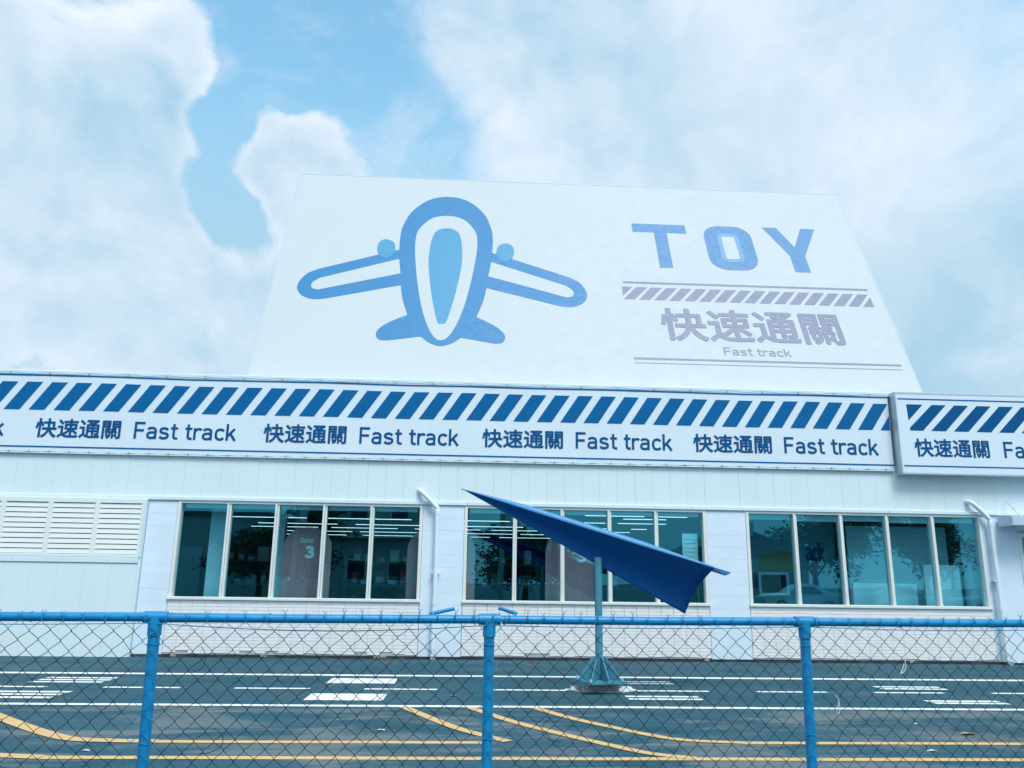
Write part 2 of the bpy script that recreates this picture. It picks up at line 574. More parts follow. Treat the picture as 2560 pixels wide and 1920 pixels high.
def add_ribbon(mb, pts, wd, fr, h0, h1):
    L, Rr = ribbon(pts, wd)
    n = len(pts)
    vv = [fr(a, b, h1) for a, b in L] + [fr(a, b, h1) for a, b in Rr] + [fr(a, b, h0) for a, b in L] + [fr(a, b, h0) for a, b in Rr]
    ff = []
    for i in range(n - 1):
        ff.append((i, n + i, n + i + 1, i + 1))
        ff.append((i, i + 1, 2 * n + i + 1, 2 * n + i))
        ff.append((n + i, 3 * n + i, 3 * n + i + 1, n + i + 1))
    ff.append((0, 2 * n, 3 * n, n))
    ff.append((n - 1, 2 * n - 1, 4 * n - 1, 3 * n - 1))
    mb.add(vv, ff)


# upright sans letters drawn as pen strokes: cap height 1, (advance, [(points, curved)])
GLYPH = {
    'F': (0.62, [([(.07, 0), (.07, .93), (.52, .93)], 0), ([(.07, .5), (.48, .5)], 0)]),
    'a': (0.60, [([(.06, .56), (.13, .635), (.25, .655), (.37, .62), (.43, .52), (.43, .40), (.43, 0)], 1),
                 ([(.43, .39), (.24, .39), (.12, .36), (.06, .28), (.06, .17), (.12, .09), (.23, .06), (.35, .09), (.43, .18)], 1)]),
    's': (0.55, [([(.43, .56), (.34, .63), (.24, .652), (.13, .625), (.075, .54), (.09, .44), (.17, .39), (.27, .36), (.38, .325), (.435, .25), (.425, .15), (.35, .08), (.24, .058), (.13, .08), (.045, .155)], 1)]),
    't': (0.42, [([(.17, .92), (.17, .25), (.19, .12), (.27, .065), (.37, .065)], 1), ([(.02, .66), (.36, .66)], 0)]),
    ' ': (0.28, []),
    'r': (0.44, [([(.07, 0), (.07, .71)], 0), ([(.07, .46), (.13, .59), (.23, .65), (.33, .645), (.40, .60)], 1)]),
    'c': (0.55, [([(.45, .56), (.37, .63), (.27, .655), (.15, .61), (.085, .5), (.07, .355), (.085, .21), (.15, .10), (.27, .058), (.37, .08), (.45, .155)], 1)]),
    'k': (0.57, [([(.07, 0), (.07, 1.0)], 0), ([(.09, .26), (.43, .71)], 0), ([(.22, .42), (.47, 0)], 0)]),
    'G': (0.70, [([(.55, .76), (.46, .89), (.33, .94), (.18, .88), (.09, .72), (.07, .5), (.09, .28), (.18, .12), (.33, .06), (.47, .11), (.56, .24), (.565, .46), (.36, .46)], 1)]),
    'e': (0.59, [([(.46, .15), (.37, .08), (.27, .058), (.15, .10), (.085, .21), (.07, .355), (.085, .5), (.15, .61), (.27, .655), (.39, .60), (.455, .49), (.46, .36), (.10, .355)], 1)]),
    '3': (0.62, [([(.08, .80), (.16, .90), (.29, .93), (.42, .88), (.48, .76), (.44, .62), (.32, .54), (.22, .53)], 1),
                 ([(.24, .535), (.36, .52), (.48, .43), (.52, .28), (.45, .13), (.30, .07), (.15, .10), (.06, .22)], 1)]),
}


def letters(mb, text, fr, x0, z0, cap, width, stroke=0.14, h=0.003):
    tot = sum(GLYPH[ch][0] for ch in text)
    sx = width / tot
    x = x0
    lev = 0
    for ch in text:
        adv, st = GLYPH[ch]
        for pts, cur in st:
            q = [(x + a * sx, z0 + b * cap) for a, b in pts]
            if cur:
                q = catmull(q, 4)
            lev += 1
            add_ribbon(mb, q, stroke * cap, fr, 0.0005, h + 0.0006 * (lev % 3))
        x += adv * sx


_cjk = {}


def cjk_mesh(text, bold):
    """outlines of the four characters as triangles in a unit box, taken from Blender's own built-in type"""
    key = (text, bold)
    if key in _cjk:
        return _cjk[key]
    cu = bpy.data.curves.new('glyph_curve', 'FONT')
    cu.body = text
    cu.offset = bold
    cu.resolution_u = 3
    ob = bpy.data.objects.new('glyph_source', cu)
    COL.objects.link(ob)
    dg = bpy.context.evaluated_depsgraph_get()
    me = bpy.data.meshes.new_from_object(ob.evaluated_get(dg))
    vv = [(v.co.x, v.co.y) for v in me.vertices]
    ff = [tuple(p.vertices) for p in me.polygons]
    bpy.data.objects.remove(ob)
    bpy.data.curves.remove(cu)
    bpy.data.meshes.remove(me)
    xs, ys = [a for a, b in vv], [b for a, b in vv]
    x0, x1, y0, y1 = min(xs), max(xs), min(ys), max(ys)
    vv = [((a - x0) / (x1 - x0), (b - y0) / (y1 - y0)) for a, b in vv]
    _cjk[key] = (vv, ff)
    return _cjk[key]


def cjk(mb, text, fr, x0, x1, z0, z1, bold=0.012, h=0.003):
    """heavier weight: the outline laid down a few times, each shifted by part of a stroke"""
    vv, ff = cjk_mesh(text, 0.0)
    H = z1 - z0
    e = bold * H
    x0, x1, z0, z1 = x0 + e, x1 - e, z0 + e, z1 - e
    for i, (dx, dz) in enumerate(((-e, 0), (e, 0), (0, e), (0, -e), (0, 0), (-e * .7, e * .7), (e * .7, -e * .7), (e * .7, e * .7), (-e * .7, -e * .7))):
        mb.add([fr(x0 + dx + a * (x1 - x0), z0 + dz + b * (z1 - z0), h + i * .0004) for a, b in vv], ff)


def facade(y):
    return lambda a, b, h: (a, y - h, b)


# ------------------------------------------------------------------ ground and painted markings
gm = MB()
gm.add([(-220, -220, 0), (220, -220, 0), (220, 220, 0), (-220, 220, 0)], [(0, 1, 2, 3)])
ground = gm.build('ground', 'asphalt', kind='structure')
ground['label'] = 'dark blue-grey asphalt yard painted like a small runway'


def gfr(a, b, h):
    return (a, b, h)


def mark(name, pts, wd, material):
    mb = MB()
    L, Rr = ribbon(pts, wd)
    n = len(pts)
    z = {'painted_line': 0.004, 'painted_bar': 0.004, 'taxi_line': 0.007}.get(name, 0.005)
    mb.add([(a, b, z) for a, b in L] + [(a, b, z) for a, b in Rr], [(i, n + i, n + i + 1, i + 1) for i in range(n - 1)])
    return mb.build(name, material, ground)


def wob(x0, x1, y, step=0.6, amp=0.006):
    n = max(2, int((x1 - x0) / step))
    return [(x0 + (x1 - x0) * i / n, y + rnd.uniform(-amp, amp)) for i in range(n + 1)]


mark('painted_line', wob(-16, 18, -2.68), 0.19, 'line_white')
mark('painted_line', wob(-16, 18, -5.80), 0.14, 'line_white')
for x0 in (-10.4, -8.6, -6.80, -4.99, -3.20, -1.41, 0.43, 2.50, 4.25, 5.99, 7.77, 9.6):
    mark('painted_line', wob(x0, x0 + 1.04, -4.28, 0.3), 0.11, 'line_white')
for (x0, x1, ys) in ((-6.25, -5.22, ((-3.20, -3.33), (-3.44, -3.57), (-3.69, -3.82), (-4.70, -4.84), (-4.95, -5.08), (-5.21, -5.35))),
                     (-2.03, -1.02, ((-3.08, -3.68), (-4.76, -5.36))),
                     (2.20, 3.21, ((-3.18, -3.30), (-3.40, -3.52), (-4.78, -4.91), (-5.02, -5.15))),
                     (6.30, 7.33, ((-3.57, -3.70), (-3.80, -3.93), (-5.03, -5.15), (-5.22, -5.35)))):
    for y0, y1 in ys:
        j = rnd.uniform(-0.02, 0.02)
        mark('painted_bar', [(x0 + j, (y0 + y1) / 2), (x1 + j, (y0 + y1) / 2)], abs(y1 - y0), 'line_white')
YW = 0.122
mark('taxi_line', catmull([(-5.55, -5.90), (-5.50, -6.12), (-5.33, -6.42), (-5.0, -6.77), (-4.55, -7.22), (-4.08, -7.66), (-3.72, -7.92), (-3.3, -8.0), (-2.9, -8.02)], 5), 0.16, 'line_yellow')
mark('painted_line', wob(-2.9, 0.22, -8.02), YW, 'line_yellow')
mark('painted_line', wob(2.75, 12, -7.99), YW, 'line_yellow')
mark('painted_line', wob(-3.6, 12, -8.72), YW, 'line_yellow')
mark('taxi_line', catmull([(-6.5, -7.4), (-5.6, -8.0), (-4.6, -8.5), (-4.0, -8.65), (-3.6, -8.72)], 5), 0.15, 'line_yellow')
mark('taxi_line', catmull([(-.72, -5.88), (-.46, -6.45), (-.1, -7.2), (.2, -7.65), (.45, -7.97)], 5), YW, 'line_yellow')
mark('taxi_line', catmull([(.08, -5.88), (.55, -6.85), (1.0, -7.55), (1.4, -8.1), (1.73, -8.5), (2.1, -8.70)], 5), YW, 'line_yellow')
mark('taxi_line', catmull([(.88, -5.88), (1.23, -6.6), (1.6, -7.16), (1.94, -7.63), (2.24, -7.88), (2.75, -7.99)], 5), YW, 'line_yellow')
for pts in ([(-1.55, -2.35), (-2.2, -5.35), (-2.35, -6.1)], [(-.75, -2.2), (-1.0, -4.2), (-1.12, -5.6)], [(-2.75, -2.1), (-2.95, -4.3)], [(-5.0, -3.9), (-5.3, -5.5)], [(3.25, -5.2), (3.75, -5.75)]):
    mark('chalk_line', pts, .016, 'chalk')
for y, x0, x1 in ((-6.12, -5.2, 1.6), (-3.95, -3.9, -1.3), (-8.14, 1.0, 3.2), (-4.29, -.35, .4), (-4.30, 5.3, 5.8), (-4.31, -3.9, -3.3), (-6.9, 3.6, 6.5)):
    mark('chalk_line', wob(x0, x1, y, .3, .01), .022, 'chalk')
mb = MB()
mb.add([(a, b, 0.005) for a, b in [(1.12, -.9), (1.2, -.97), (1.31, -.98), (1.37, -.93), (1.3, -.86), (1.24, -.88), (1.18, -.84)]], [tuple(range(7))])
mb.build('paint_splash', 'red_paint', ground)
for (x, y, s) in ((-1.45, -.75, .5), (-1.25, -.8, .35), (0.45, -3.0, .4)):
    mb = MB()
    mb.add([(x + s * .12 * math.cos(k) * rnd.uniform(.6, 1.2), y + s * .12 * math.sin(k), 0.005) for k in range(6)], [tuple(range(6))])
    mb.build('paint_splash', 'red_paint', ground)

# ------------------------------------------------------------------ the shop
shop = empty('shop_building', (2.5, 0, 0), 'long low pale blue shop building with louvres, window bands and white tiles', 'building')
BX0, BX1, BD, RZ = -13.0, 17.0, 15.0, 5.46
WINS = ((-5.77, -0.91), (-0.07, 4.89), (5.72, 10.74))
WZ0, WZ1 = 1.06, 2.97
# shell
MB().box(BX0, BX1, 0.05, 0.30, WZ1, RZ).build('upper_wall', 'wall', shop)
MB().box(BX0, BX0 + .2, 0.31, BD, 0, RZ - .01).build('side_wall', 'wall', shop)
MB().box(BX1 - .2, BX1, 0.31, BD, 0, RZ - .01).build('side_wall', 'wall', shop)
MB().box(BX0, BX1, BD + .002, BD + .2, 0, RZ).build('back_wall', 'wall', shop)
MB().box(BX0 + .21, BX1 - .21, 0.31, BD, RZ - .2, RZ - .02).build('roof', 'roof', shop)
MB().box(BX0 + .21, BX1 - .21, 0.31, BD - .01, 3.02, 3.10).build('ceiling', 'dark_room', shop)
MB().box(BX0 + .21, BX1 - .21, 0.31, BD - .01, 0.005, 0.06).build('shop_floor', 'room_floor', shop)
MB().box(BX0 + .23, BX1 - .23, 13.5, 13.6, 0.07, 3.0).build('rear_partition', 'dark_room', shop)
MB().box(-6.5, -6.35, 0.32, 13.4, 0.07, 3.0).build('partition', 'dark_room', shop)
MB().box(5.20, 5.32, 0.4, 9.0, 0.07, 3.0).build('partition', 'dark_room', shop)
MB().box(10.62, 10.9, 0.40, 0.62, 0.07, 3.0).build('inner_column', 'pale_room', shop)

# metal cladding above the windows, one panel at a time
PW = 0.3655
cm = MB().cbox(-PW / 2 + .0008, PW / 2 - .0008, 0, 0.045, 0, 0.92, 0.0025).mesh('cladding_panel')
x = -9.0 - PW * 9.5
while x < 16.6:
    o = link('cladding_panel', cm, 'clad', shop, (x, rnd.uniform(-.0015, .0015), 3.045))
    x += PW
# head trim under the cladding: lengths butted end to end
for a, b in ((-13.0, -7.10), (-7.095, -0.02), (-0.015, 4.60), (4.605, 8.76), (8.765, 16.9)):
    MB().cbox(a, b, -0.035, 0.049, 2.972, 3.042, 0.006).build('head_trim', 'trim', shop)
# coping above the banner
MB().cbox(BX0, 9.0, -0.06, 0.32, RZ + .002, RZ + .098, 0.01).build('coping', 'trim', shop)

# left bay: louvres over a panelled wall
ly = -0.08
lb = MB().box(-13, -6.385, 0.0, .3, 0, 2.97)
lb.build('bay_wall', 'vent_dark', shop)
pm = MB().cbox(-.25 + .001, .25 - .001, 0, 0.07, 0, 1.73, 0.002).mesh('wall_panel')
for i in range(13):
    link('wall_panel', pm, 'clad', shop, (-6.639 - .5 * i, ly + rnd.uniform(0, .0015), 0.0))
MB().cbox(-13, -6.388, ly - .02, -0.002, 1.735, 1.84, .006).build('louvre_ledge', 'trim', shop)
for x in (-12.2, -11.3, -10.4, -9.5, -8.76, -7.84, -6.95, -6.45):
    MB().tube([(x, ly - .021, 1.785), (x, ly - .026, 1.785)], .006, 6).build('screw', 'shelf', shop)
sl = MB()
sl.add([(-.40, -.012, -.0425), (.40, -.012, -.0425), (.40, .000, .0405), (-.40, .000, .0405),
        (-.40, -.009, -.044), (.40, -.009, -.044), (.40, .004, .0415), (-.40, .004, .0415)],
       [(0, 1, 2, 3), (7, 6, 5, 4), (0, 4, 5, 1), (2, 6, 7, 3), (1, 5, 6, 2), (0, 3, 7, 4)])
slm = sl.mesh('slat')
for i in range(7):
    xc = -6.842 - .8975 * i
    fm = MB()
    fm.cbox(xc - .449, xc - .40, ly - .01, -.002, 1.845, 2.965, .004)
    fm.cbox(xc + .40, xc + .449, ly - .01, -.002, 1.845, 2.965, .004)
    fm.cbox(xc - .3995, xc + .3995, ly - .01, -.002, 2.885, 2.965, .004)
    fm.cbox(xc - .3995, xc + .3995, ly - .01, -.002, 1.845, 1.895, .004)
    lv = fm.build('louvre_vent', 'louvre', shop)
    for k in range(10):
        link('slat', slm, 'louvre', lv, (xc, ly + .012, 1.945 + .0985 * k))
MB().cbox(-6.391, -6.345, ly - .02, -.002, 1.842, 2.968, .004).build('corner_trim', 'trim', shop)
MB().cbox(-6.388, -6.348, ly - .003, .012, 0.001, 1.841, .004).build('corner_trim', 'clad', shop)

# painted block piers between the window bands
def pier(x0, x1, top=2.968):
    p = MB().box(x0 + .004, x1 - .004, .012, .30, .056, top - .003).build('pier', 'pillar', shop)
    z = 0.05
    hh = .2415
    k = 0
    while z < top - .02:
        z1 = min(z + hh, top)
        MB().cbox(x0, x1, rnd.uniform(-.001, .001), .011, z + .0008, z1 - .0008, .0016).build('block', 'pillar', p)
        z += hh
    return p


pier(-6.34, -5.775)
pier(-0.905, -0.075)
pier(4.895, 5.715)
pier(10.745, 11.06)

# window bands
TUBES = []
for wi, (wx0, wx1) in enumerate(WINS):
    fm = MB()
    fm.cbox(wx0, wx0 + .065, -.012, .16, WZ0 + .06, WZ1, .006)
    fm.cbox(wx1 - .065, wx1, -.012, .16, WZ0 + .06, WZ1, .006)
    fm.cbox(wx0 + .0655, wx1 - .0655, -.006, .16, WZ1 - .05, WZ1, .006)
    win = fm.build('window', 'frame', shop)
    MB().cbox(wx0 - .01, wx1 + .01, -.045, .17, WZ0, WZ0 + .058, .008).build('sill', 'frame', win)
    iw = (wx1 - wx0 - .13)
    pw = iw / 5
    for k in range(1, 5):
        xm = wx0 + .065 + pw * k
        mb = MB().cbox(xm - .045, xm - .004, -.014, .15, WZ0 + .0585, WZ1 - .0505, .006)
        mb.cbox(xm + .0, xm + .035, .012, .15, WZ0 + .0585, WZ1 - .0505, .006)
        mb.build('mullion', 'frame', win)
    for k in range(5):
        a = wx0 + .065 + pw * k + .02
        b = a + pw - .04
        t = rnd.uniform(-.004, .004)
        pm_ = MB()
        pm_.add([(a, .085 + t, WZ0 + .05), (b, .085 - t, WZ0 + .05), (b, .085 - t * 1.3, WZ1 - .04), (a, .085 + t * .7, WZ1 - .04)], [(0, 1, 2, 3)])
        pm_.build('pane', 'shop_glass', win)
        hb = .075 if wi < 2 else .10 + .02 * (k % 2)
        bl = MB().box(a + .03, b - .03, .125, .135, WZ1 - .055 - hb, WZ1 - .055)
        bl.tube([(a + .03, .13, WZ1 - .055 - hb), (b - .03, .13, WZ1 - .055 - hb)], .010, 6)
        bl.build('blind', 'blind', win)

# tiled dado under each band: every tile of the upper courses by itself, the lower courses as one field
TW, TH = 0.2435, 0.0622
tm = MB().cbox(-TW / 2 + .0022, TW / 2 - .0022, 0, .009, -TH / 2 + .0024, TH / 2 - .0024, .002).mesh('tile')
for wi, (wx0, wx1) in enumerate(WINS):
    wl = MB().box(wx0 + .003, wx1 - .003, 0.004, .30, .056, WZ0 - .002).build('tile_wall', 'grout', shop)
    n = int(round((wx1 - wx0 - .004) / TW))
    tw = (wx1 - wx0 - .004) / n
    low = MB()
    for r in range(16):
        zc = WZ0 - .002 - TH * (r + .5)
        for k in range(n):
            xc = wx0 + .002 + tw * (k + .5)
            y = -.006 + rnd.uniform(-.0012, .0012)
            if r < 5:
                link('tile', tm, 'tile', wl, (xc, y, zc))
            else:
                if r == 15 and rnd.random() < .14:
                    continue
                zb = zc - TH / 2 + .0024
                cut = rnd.uniform(0, .025) if r == 15 else 0
                low.cbox(xc - tw / 2 + .0022, xc + tw / 2 - .0022, y, y + .009, zb + cut, zc + TH / 2 - .0024, .002)
    low.build('lower_tiles', 'tile', wl, kind='stuff')
for (x, z) in ((-1.75, .03), (-1.62, .03), (4.72, .03), (-5.6, .035), (-3.9, .03), (8.9, .035)):
    MB().cbox(x, x + .11, -.016, .0015, .012, .062, .003).build('bare_brick', 'tile_brown', shop)
# near-black strip along the wall foot: its shadow line put into the colour
MB().box(-6.34, 11.06, .002, .29, 0.001, .055).build('foot_shade', 'foot_shade', shop)
mbk = MB()
xx = -6.3
while xx < 11.0:                                   # crumbled mortar edge along the dark strip
    wd = rnd.uniform(.08, .4)
    hgt = rnd.uniform(.01, .06)
    dp = rnd.uniform(.02, .06)
    mbk.add([(xx, -.002, 0.001), (xx + wd, -.002, 0.001), (xx + wd * .9, -dp, 0.001), (xx + wd * .15, -dp, .001),
             (xx + wd * .1, -.004, hgt), (xx + wd * .8, -.004, hgt * .7)],
            [(0, 3, 4), (3, 2, 5, 4), (2, 1, 5)])
    xx += wd + rnd.uniform(.05, .7)
mbk.build('crumbled_edge', 'foot_shade', shop, kind='stuff')

# rain pipes
def rainpipe(xt, zt, xb, zb):
    y0 = -.11
    pts = catmull([(xt - .04, .03, zt + .012), (xt, -.05, zt), (xt + .06, y0, zt - .05), (xb - .05, y0, zb + .05), (xb, y0, zb - .02), (xb, y0, zb - .16), (xb + .005, y0, 1.5), (xb + .0, y0, .16)], 5)
    mb = MB().tube(pts, .047, 14)
    p = mb.build('rain_pipe', 'pipe', shop)
    MB().tube([(xb, y0, .2), (xb, y0, .10), (xb + .01, y0 - .04, .055), (xb + .01, y0 - .1, .04)], .049, 12).build('pipe_shoe', 'metal', p)
    for zz in (1.07, zb - .1):
        MB().tube([(xb, y0, zz - .04), (xb, y0, zz + .04)], .053, 14).build('pipe_collar', 'pipe', p)
    MB().box(xb - .075, xb + .075, y0 - .02, .0, 1.62, 1.645).build('pipe_bracket', 'pipe', p)


rainpipe(-0.98, 3.25, -0.615, 2.90)
rainpipe(10.49, 3.24, 10.86, 2.88)

# right end: painted wall, awning box and glazed door
MB().box(11.062, 11.50, .012, .30, 0.03, 2.968).build('end_wall', 'pillar', shop)
MB().cbox(11.075, 15.2, -.50, -.04, 2.735, 2.92, .012).build('door_canopy', 'canopy', shop)
dr = MB().cbox(11.50, 11.57, -.01, .2, .03, 2.62, .006).cbox(13.0, 13.07, -.01, .2, .03, 2.62, .006).cbox(11.571, 12.999, -.01, .2, 2.53, 2.62, .006).cbox(11.571, 12.999, .0, .2, 2.14, 2.20, .006).build('door', 'frame', shop)
mb = MB()
mb.add([(11.56, .09, .05), (13.01, .09, .05), (13.01, .09, 2.54), (11.56, .09, 2.54)], [(0, 1, 2, 3)])
mb.build('pane', 'shop_glass', dr)
MB().box(11.502, 16.9, .06, .3, 2.63, 2.967).build('lintel', 'wall', shop)
MB().box(13.08, 16.9, .012, .30, 0.03, 2.62).build('end_wall', 'pillar', shop)
for x in (11.3, 14.6):
    MB().tube([(x, -.48, 2.9), (x, -.03, 3.3)], .008, 6).build('canopy_stay', 'metal', shop)

# ------------------------------------------------------------------ long printed banner on the fascia
ban = empty('fascia_banner', (-.4, -.02, 3.87), 'long white printed banner laced along the fascia, blue slanted stripes over lettering', 'banner')
BZ0, BZ1, BNX0, BNX1 = 3.875, 5.515, -12.9, 8.955
kz = {}


def kink(x):
    i = math.floor(x / 1.45)
    a = kz.setdefault(i, rnd.uniform(-.013, .013))
    b = kz.setdefault(i + 1, rnd.uniform(-.013, .013))
    t = x / 1.45 - i
    return a + (b - a) * t


def scal(x, p, d):
    t = (x / p) % 1.0
    return d * 4 * t * (1 - t)


def byoff(x, z):
    return .004 * math.sin(x * 1.9 + .6 * z) * math.sin(z * 2.2) + .0015 * math.sin(x * 4.3 + z)


NX, NZ = 260, 14
vv, ff = [], []
for i in range(NX + 1):
    x = BNX0 + (BNX1 - BNX0) * i / NX
    zt = BZ1 - scal(x, .78, .022)
    zb = BZ0 + scal(x, .39, .010)
    for j in range(NZ + 1):
        z = zb + (zt - zb) * j / NZ
        vv.append((x, -.055 + byoff(x, z), z))
for i in range(NX):
    for j in range(NZ):
        a = i * (NZ + 1) + j
        ff.append((a, a + NZ + 1, a + NZ + 2, a + 1))
MB().add(vv, ff, True).build('cloth', 'banner', ban)


def bfr(a, b, h):
    return (a, -.0585 + byoff(a, b) - h, b + kink(a) * (b - 3.9) / 1.5)


def strip(z0, z1, x0, x1):
    mb = MB()
    n = int((x1 - x0) / .15)
    pts = [(x0 + (x1 - x0) * i / n, (z0 + z1) / 2) for i in range(n + 1)]
    add_ribbon(mb, pts, z1 - z0, bfr, 0, .002)
    return mb


strip(5.425, 5.455, BNX0, BNX1).build('border_line', 'banner_blue', ban)
strip(3.965, 3.995, BNX0, BNX1).build('border_line', 'banner_blue', ban)
ST0, ST1 = 4.725, 5.30
pitch = 0.4905


def clip_x(poly, xm):
    out = []
    for i in range(len(poly)):
        a, b = poly[i], poly[(i + 1) % len(poly)]
        if a[0] <= xm:
            out.append(a)
        if (a[0] <= xm) != (b[0] <= xm):
            t = (xm - a[0]) / (b[0] - a[0])
            out.append((xm, a[1] + (b[1] - a[1]) * t))
    return out


k = 0
xr = 8.94 + pitch
while xr > -12.2:
    # top right corner xr, top width .31, run to the left going down .395... outline cut at the banner's end
    poly = [(xr - .31 - .385, ST0), (xr - .385, ST0), (xr, ST1), (xr - .31, ST1)]
    poly = clip_x(poly, 8.945)
    if len(poly) >= 3:
        MB().prism(poly, bfr, 0, .002).build('stripe', 'banner_blue', ban)
    xr -= pitch
CJ = '快速通關'
for x0 in (-13.31, -8.73, -4.21, 0.25, 4.67):
    if x0 > -12:
        mb = MB()
        cjk(mb, CJ, bfr, x0, x0 + 1.68, 4.165, 4.555, .022)
        mb.build('lettering', 'banner_text', ban)
    mb = MB()
    letters(mb, 'Fast track', bfr, x0 + 1.94, 4.185, .345, 2.06, .140)
    mb.build('lettering', 'banner_text', ban)
# eyelets and lacing
ey, lace = MB(), []
x = -12.5
while x < 8.9:
    ey.box(x - .014, x + .014, -.085, -.07, BZ1 - .03, BZ1 + .0)
    lace.append((x, -.082, BZ1 - .012))
    lace.append((x + .39, -.082, BZ1 - .042))
    x += .78
ey.build('top_eyelets', 'metal', ban, kind='stuff')
MB().tube(lace, .004, 4).build('lacing_cord', 'wire', ban)
ey = MB()
x = -12.68
while x < 8.9:
    ey.box(x - .012, x + .012, -.085, -.07, BZ0 + .005, BZ0 + .035)
    x += .39
ey.build('bottom_eyelets', 'metal', ban, kind='stuff')
MB().tube([(BNX0, -.05, BZ0 - .016), (BNX1, -.05, BZ0 - .016)], .014, 8).build('bottom_rod', 'trim', ban)

# ------------------------------------------------------------------ boxed sign standing proud at the right
bs = empty('box_sign', (12.4, 0, 3.79), 'boxed white sign with metal frame at right end of the fascia, same slanted stripes', 'sign')
SX0, SX1, SZ0, SZ1, SY = 9.005, 15.6, 3.79, 5.50, -.27
MB().box(SX0 + .02, SX1 - .02, SY + .012, .045, SZ0 + .02, SZ1 - .02).build('cabinet', 'metal', bs)
fm = MB()
fm.cbox(SX0, SX1, SY - .004, .046, SZ1 - .0195, SZ1 + .03, .006)
fm.cbox(SX0, SX1, SY - .004, .046, SZ0 - .02, SZ0 + .0195, .006)
fm.cbox(SX0, SX0 + .0195, SY - .004, .046, SZ0 + .02, SZ1 - .02, .004)
fm.cbox(SX1 - .0195, SX1, SY - .004, .046, SZ0 + .02, SZ1 - .02, .004)
fm.build('frame', 'metal', bs)
MB().box(SX0 + .0205, SX1 - .0205, SY, SY + .011, SZ0 + .0205, SZ1 - .0205).build('face', 'banner', bs)
sf = facade(SY - .001)
MB().prism([(9.055, 5.36), (15.5, 5.36), (15.5, 5.39), (9.055, 5.39)], sf, 0, .002).build('border_line', 'banner_blue', bs)
MB().prism([(9.055, 3.93), (15.5, 3.93), (15.5, 3.96), (9.055, 3.96)], sf, 0, .002).build('border_line', 'banner_blue', bs)
MB().prism([(9.235, 5.26), (9.25, 4.91), (9.595, 5.26)], sf, 0, .002).build('stripe', 'banner_text', bs)
MB().prism([(9.265, 4.695), (9.545, 4.695), (10.10, 5.26), (9.79, 5.26), (9.265, 4.755)], sf, 0, .002).build('stripe', 'banner_text', bs)
for i in range(1, 12):
    d = .4945 * i
    MB().prism([(9.225 + d, 4.695), (9.545 + d, 4.695), (10.10 + d, 5.26), (9.79 + d, 5.26)], sf, 0, .002).build('stripe', 'banner_text', bs)
for x0 in (9.32,):
    mb = MB()
    cjk(mb, CJ, sf, x0, x0 + 1.62, 4.14, 4.53, .022)
    mb.build('lettering', 'banner_text', bs)
    mb = MB()
    letters(mb, 'Fast track', sf, x0 + 1.93, 4.155, .345, 2.04, .140)
    mb.build('lettering', 'banner_text', bs)

# ------------------------------------------------------------------ big leaning board on the roof
TL = R(25.55)
RS0 = Vector((0, .25, 5.5))
rsg = empty('roof_sign', (2.6, .25, 5.46), 'huge white board leaning back on the roof with blue airplane emblem and TOY lettering', 'sign')


def rfr(a, b, h):
    return (a, RS0.y + b * math.sin(TL) - h * math.cos(TL), RS0.z + b * math.cos(TL) + h * math.sin(TL))


for a, b in ((-4.72, -.3705), (-.3697, 4.5996), (4.6004, 9.97)):
    MB().prism([(a, -.03), (b, -.03), (b, 7.2), (a, 7.2)], rfr, -.05, 0).build('board_sheet', 'board', rsg)
for z in (0.1, 2.4, 4.7, 7.0):
    MB().prism([(-4.7, z), (9.95, z), (9.95, z + .08), (-4.7, z + .08)], rfr, -.11, -.0505).build('backing_rail', 'metal', rsg)
for a, b, c_, d in ((-4.745, -.03, -4.7205, 7.2), (9.9705, -.03, 9.995, 7.2), (-4.745, 7.2005, 9.995, 7.225)):
    MB().prism([(a, b), (c_, b), (c_, d), (a, d)], rfr, -.055, .004).build('edge_trim', 'board_edge', rsg)
for xb in (-4.2, -.6, 3.0, 6.6, 9.4):
    top = rfr(xb, 6.6, -.1)
    MB().tube([top, (xb, 6.3, RZ - .02)], .06, 8).build('brace', 'metal', rsg)
    mid = rfr(xb, 3.4, -.1)
    MB().tube([mid, (xb, 4.4, RZ - .02)], .05, 8).build('brace', 'metal', rsg)
AX = -.72


def sym(left, corners):
    """left half from the top centre round to the bottom centre, mirrored to the right"""
    n = len(left)
    pts = list(left) + [(2 * AX - a, b) for a, b in left[-2:0:-1]]
    cs = set(corners)
    for c_ in corners:
        if 0 < c_ < n - 1:
            cs.add(2 * (n - 1) - c_)
    return catmull(pts, 6, True, cs)


outer = sym([(AX, 6.46), (-1.22, 6.31), (-1.64, 5.82), (-1.84, 5.22), (-1.88, 4.75), (-1.865, 4.31), (-2.0, 4.26), (-3.74, 3.52), (-4.0, 3.32), (-4.14, 2.95), (-4.03, 2.66), (-3.76, 2.51), (-3.46, 2.53),
             (-1.735, 3.06), (-1.66, 2.60), (-1.51, 2.09), (-1.90, 1.85), (-2.12, 1.63), (-2.17, 1.46), (-2.10, 1.31), (-1.92, 1.28), (-1.17, 1.43), (-.97, 1.25), (AX, 1.16)], (5, 6, 7, 12, 13, 15, 20, 21))
MB().prism(outer, rfr, .001, .004).build('airplane_emblem', 'emblem', rsg)
MB().prism(sym([(AX, 5.67), (-1.12, 5.55), (-1.42, 5.12), (-1.49, 4.70), (-1.46, 4.06), (-1.31, 2.91), (-1.13, 2.06), (-.92, 1.50), (AX, 1.33)], ()), rfr, .0045, .007).build('emblem_inner', 'board', rsg)
MB().prism(sym([(AX, 5.18), (-.98, 5.06), (-1.09, 4.72), (-1.13, 4.08), (-1.10, 3.58), (-1.01, 2.87), (-.90, 2.24), (-.815, 1.89), (AX, 1.84)], ()), rfr, .0075, .010).build('emblem_core', 'emblem_light', rsg)
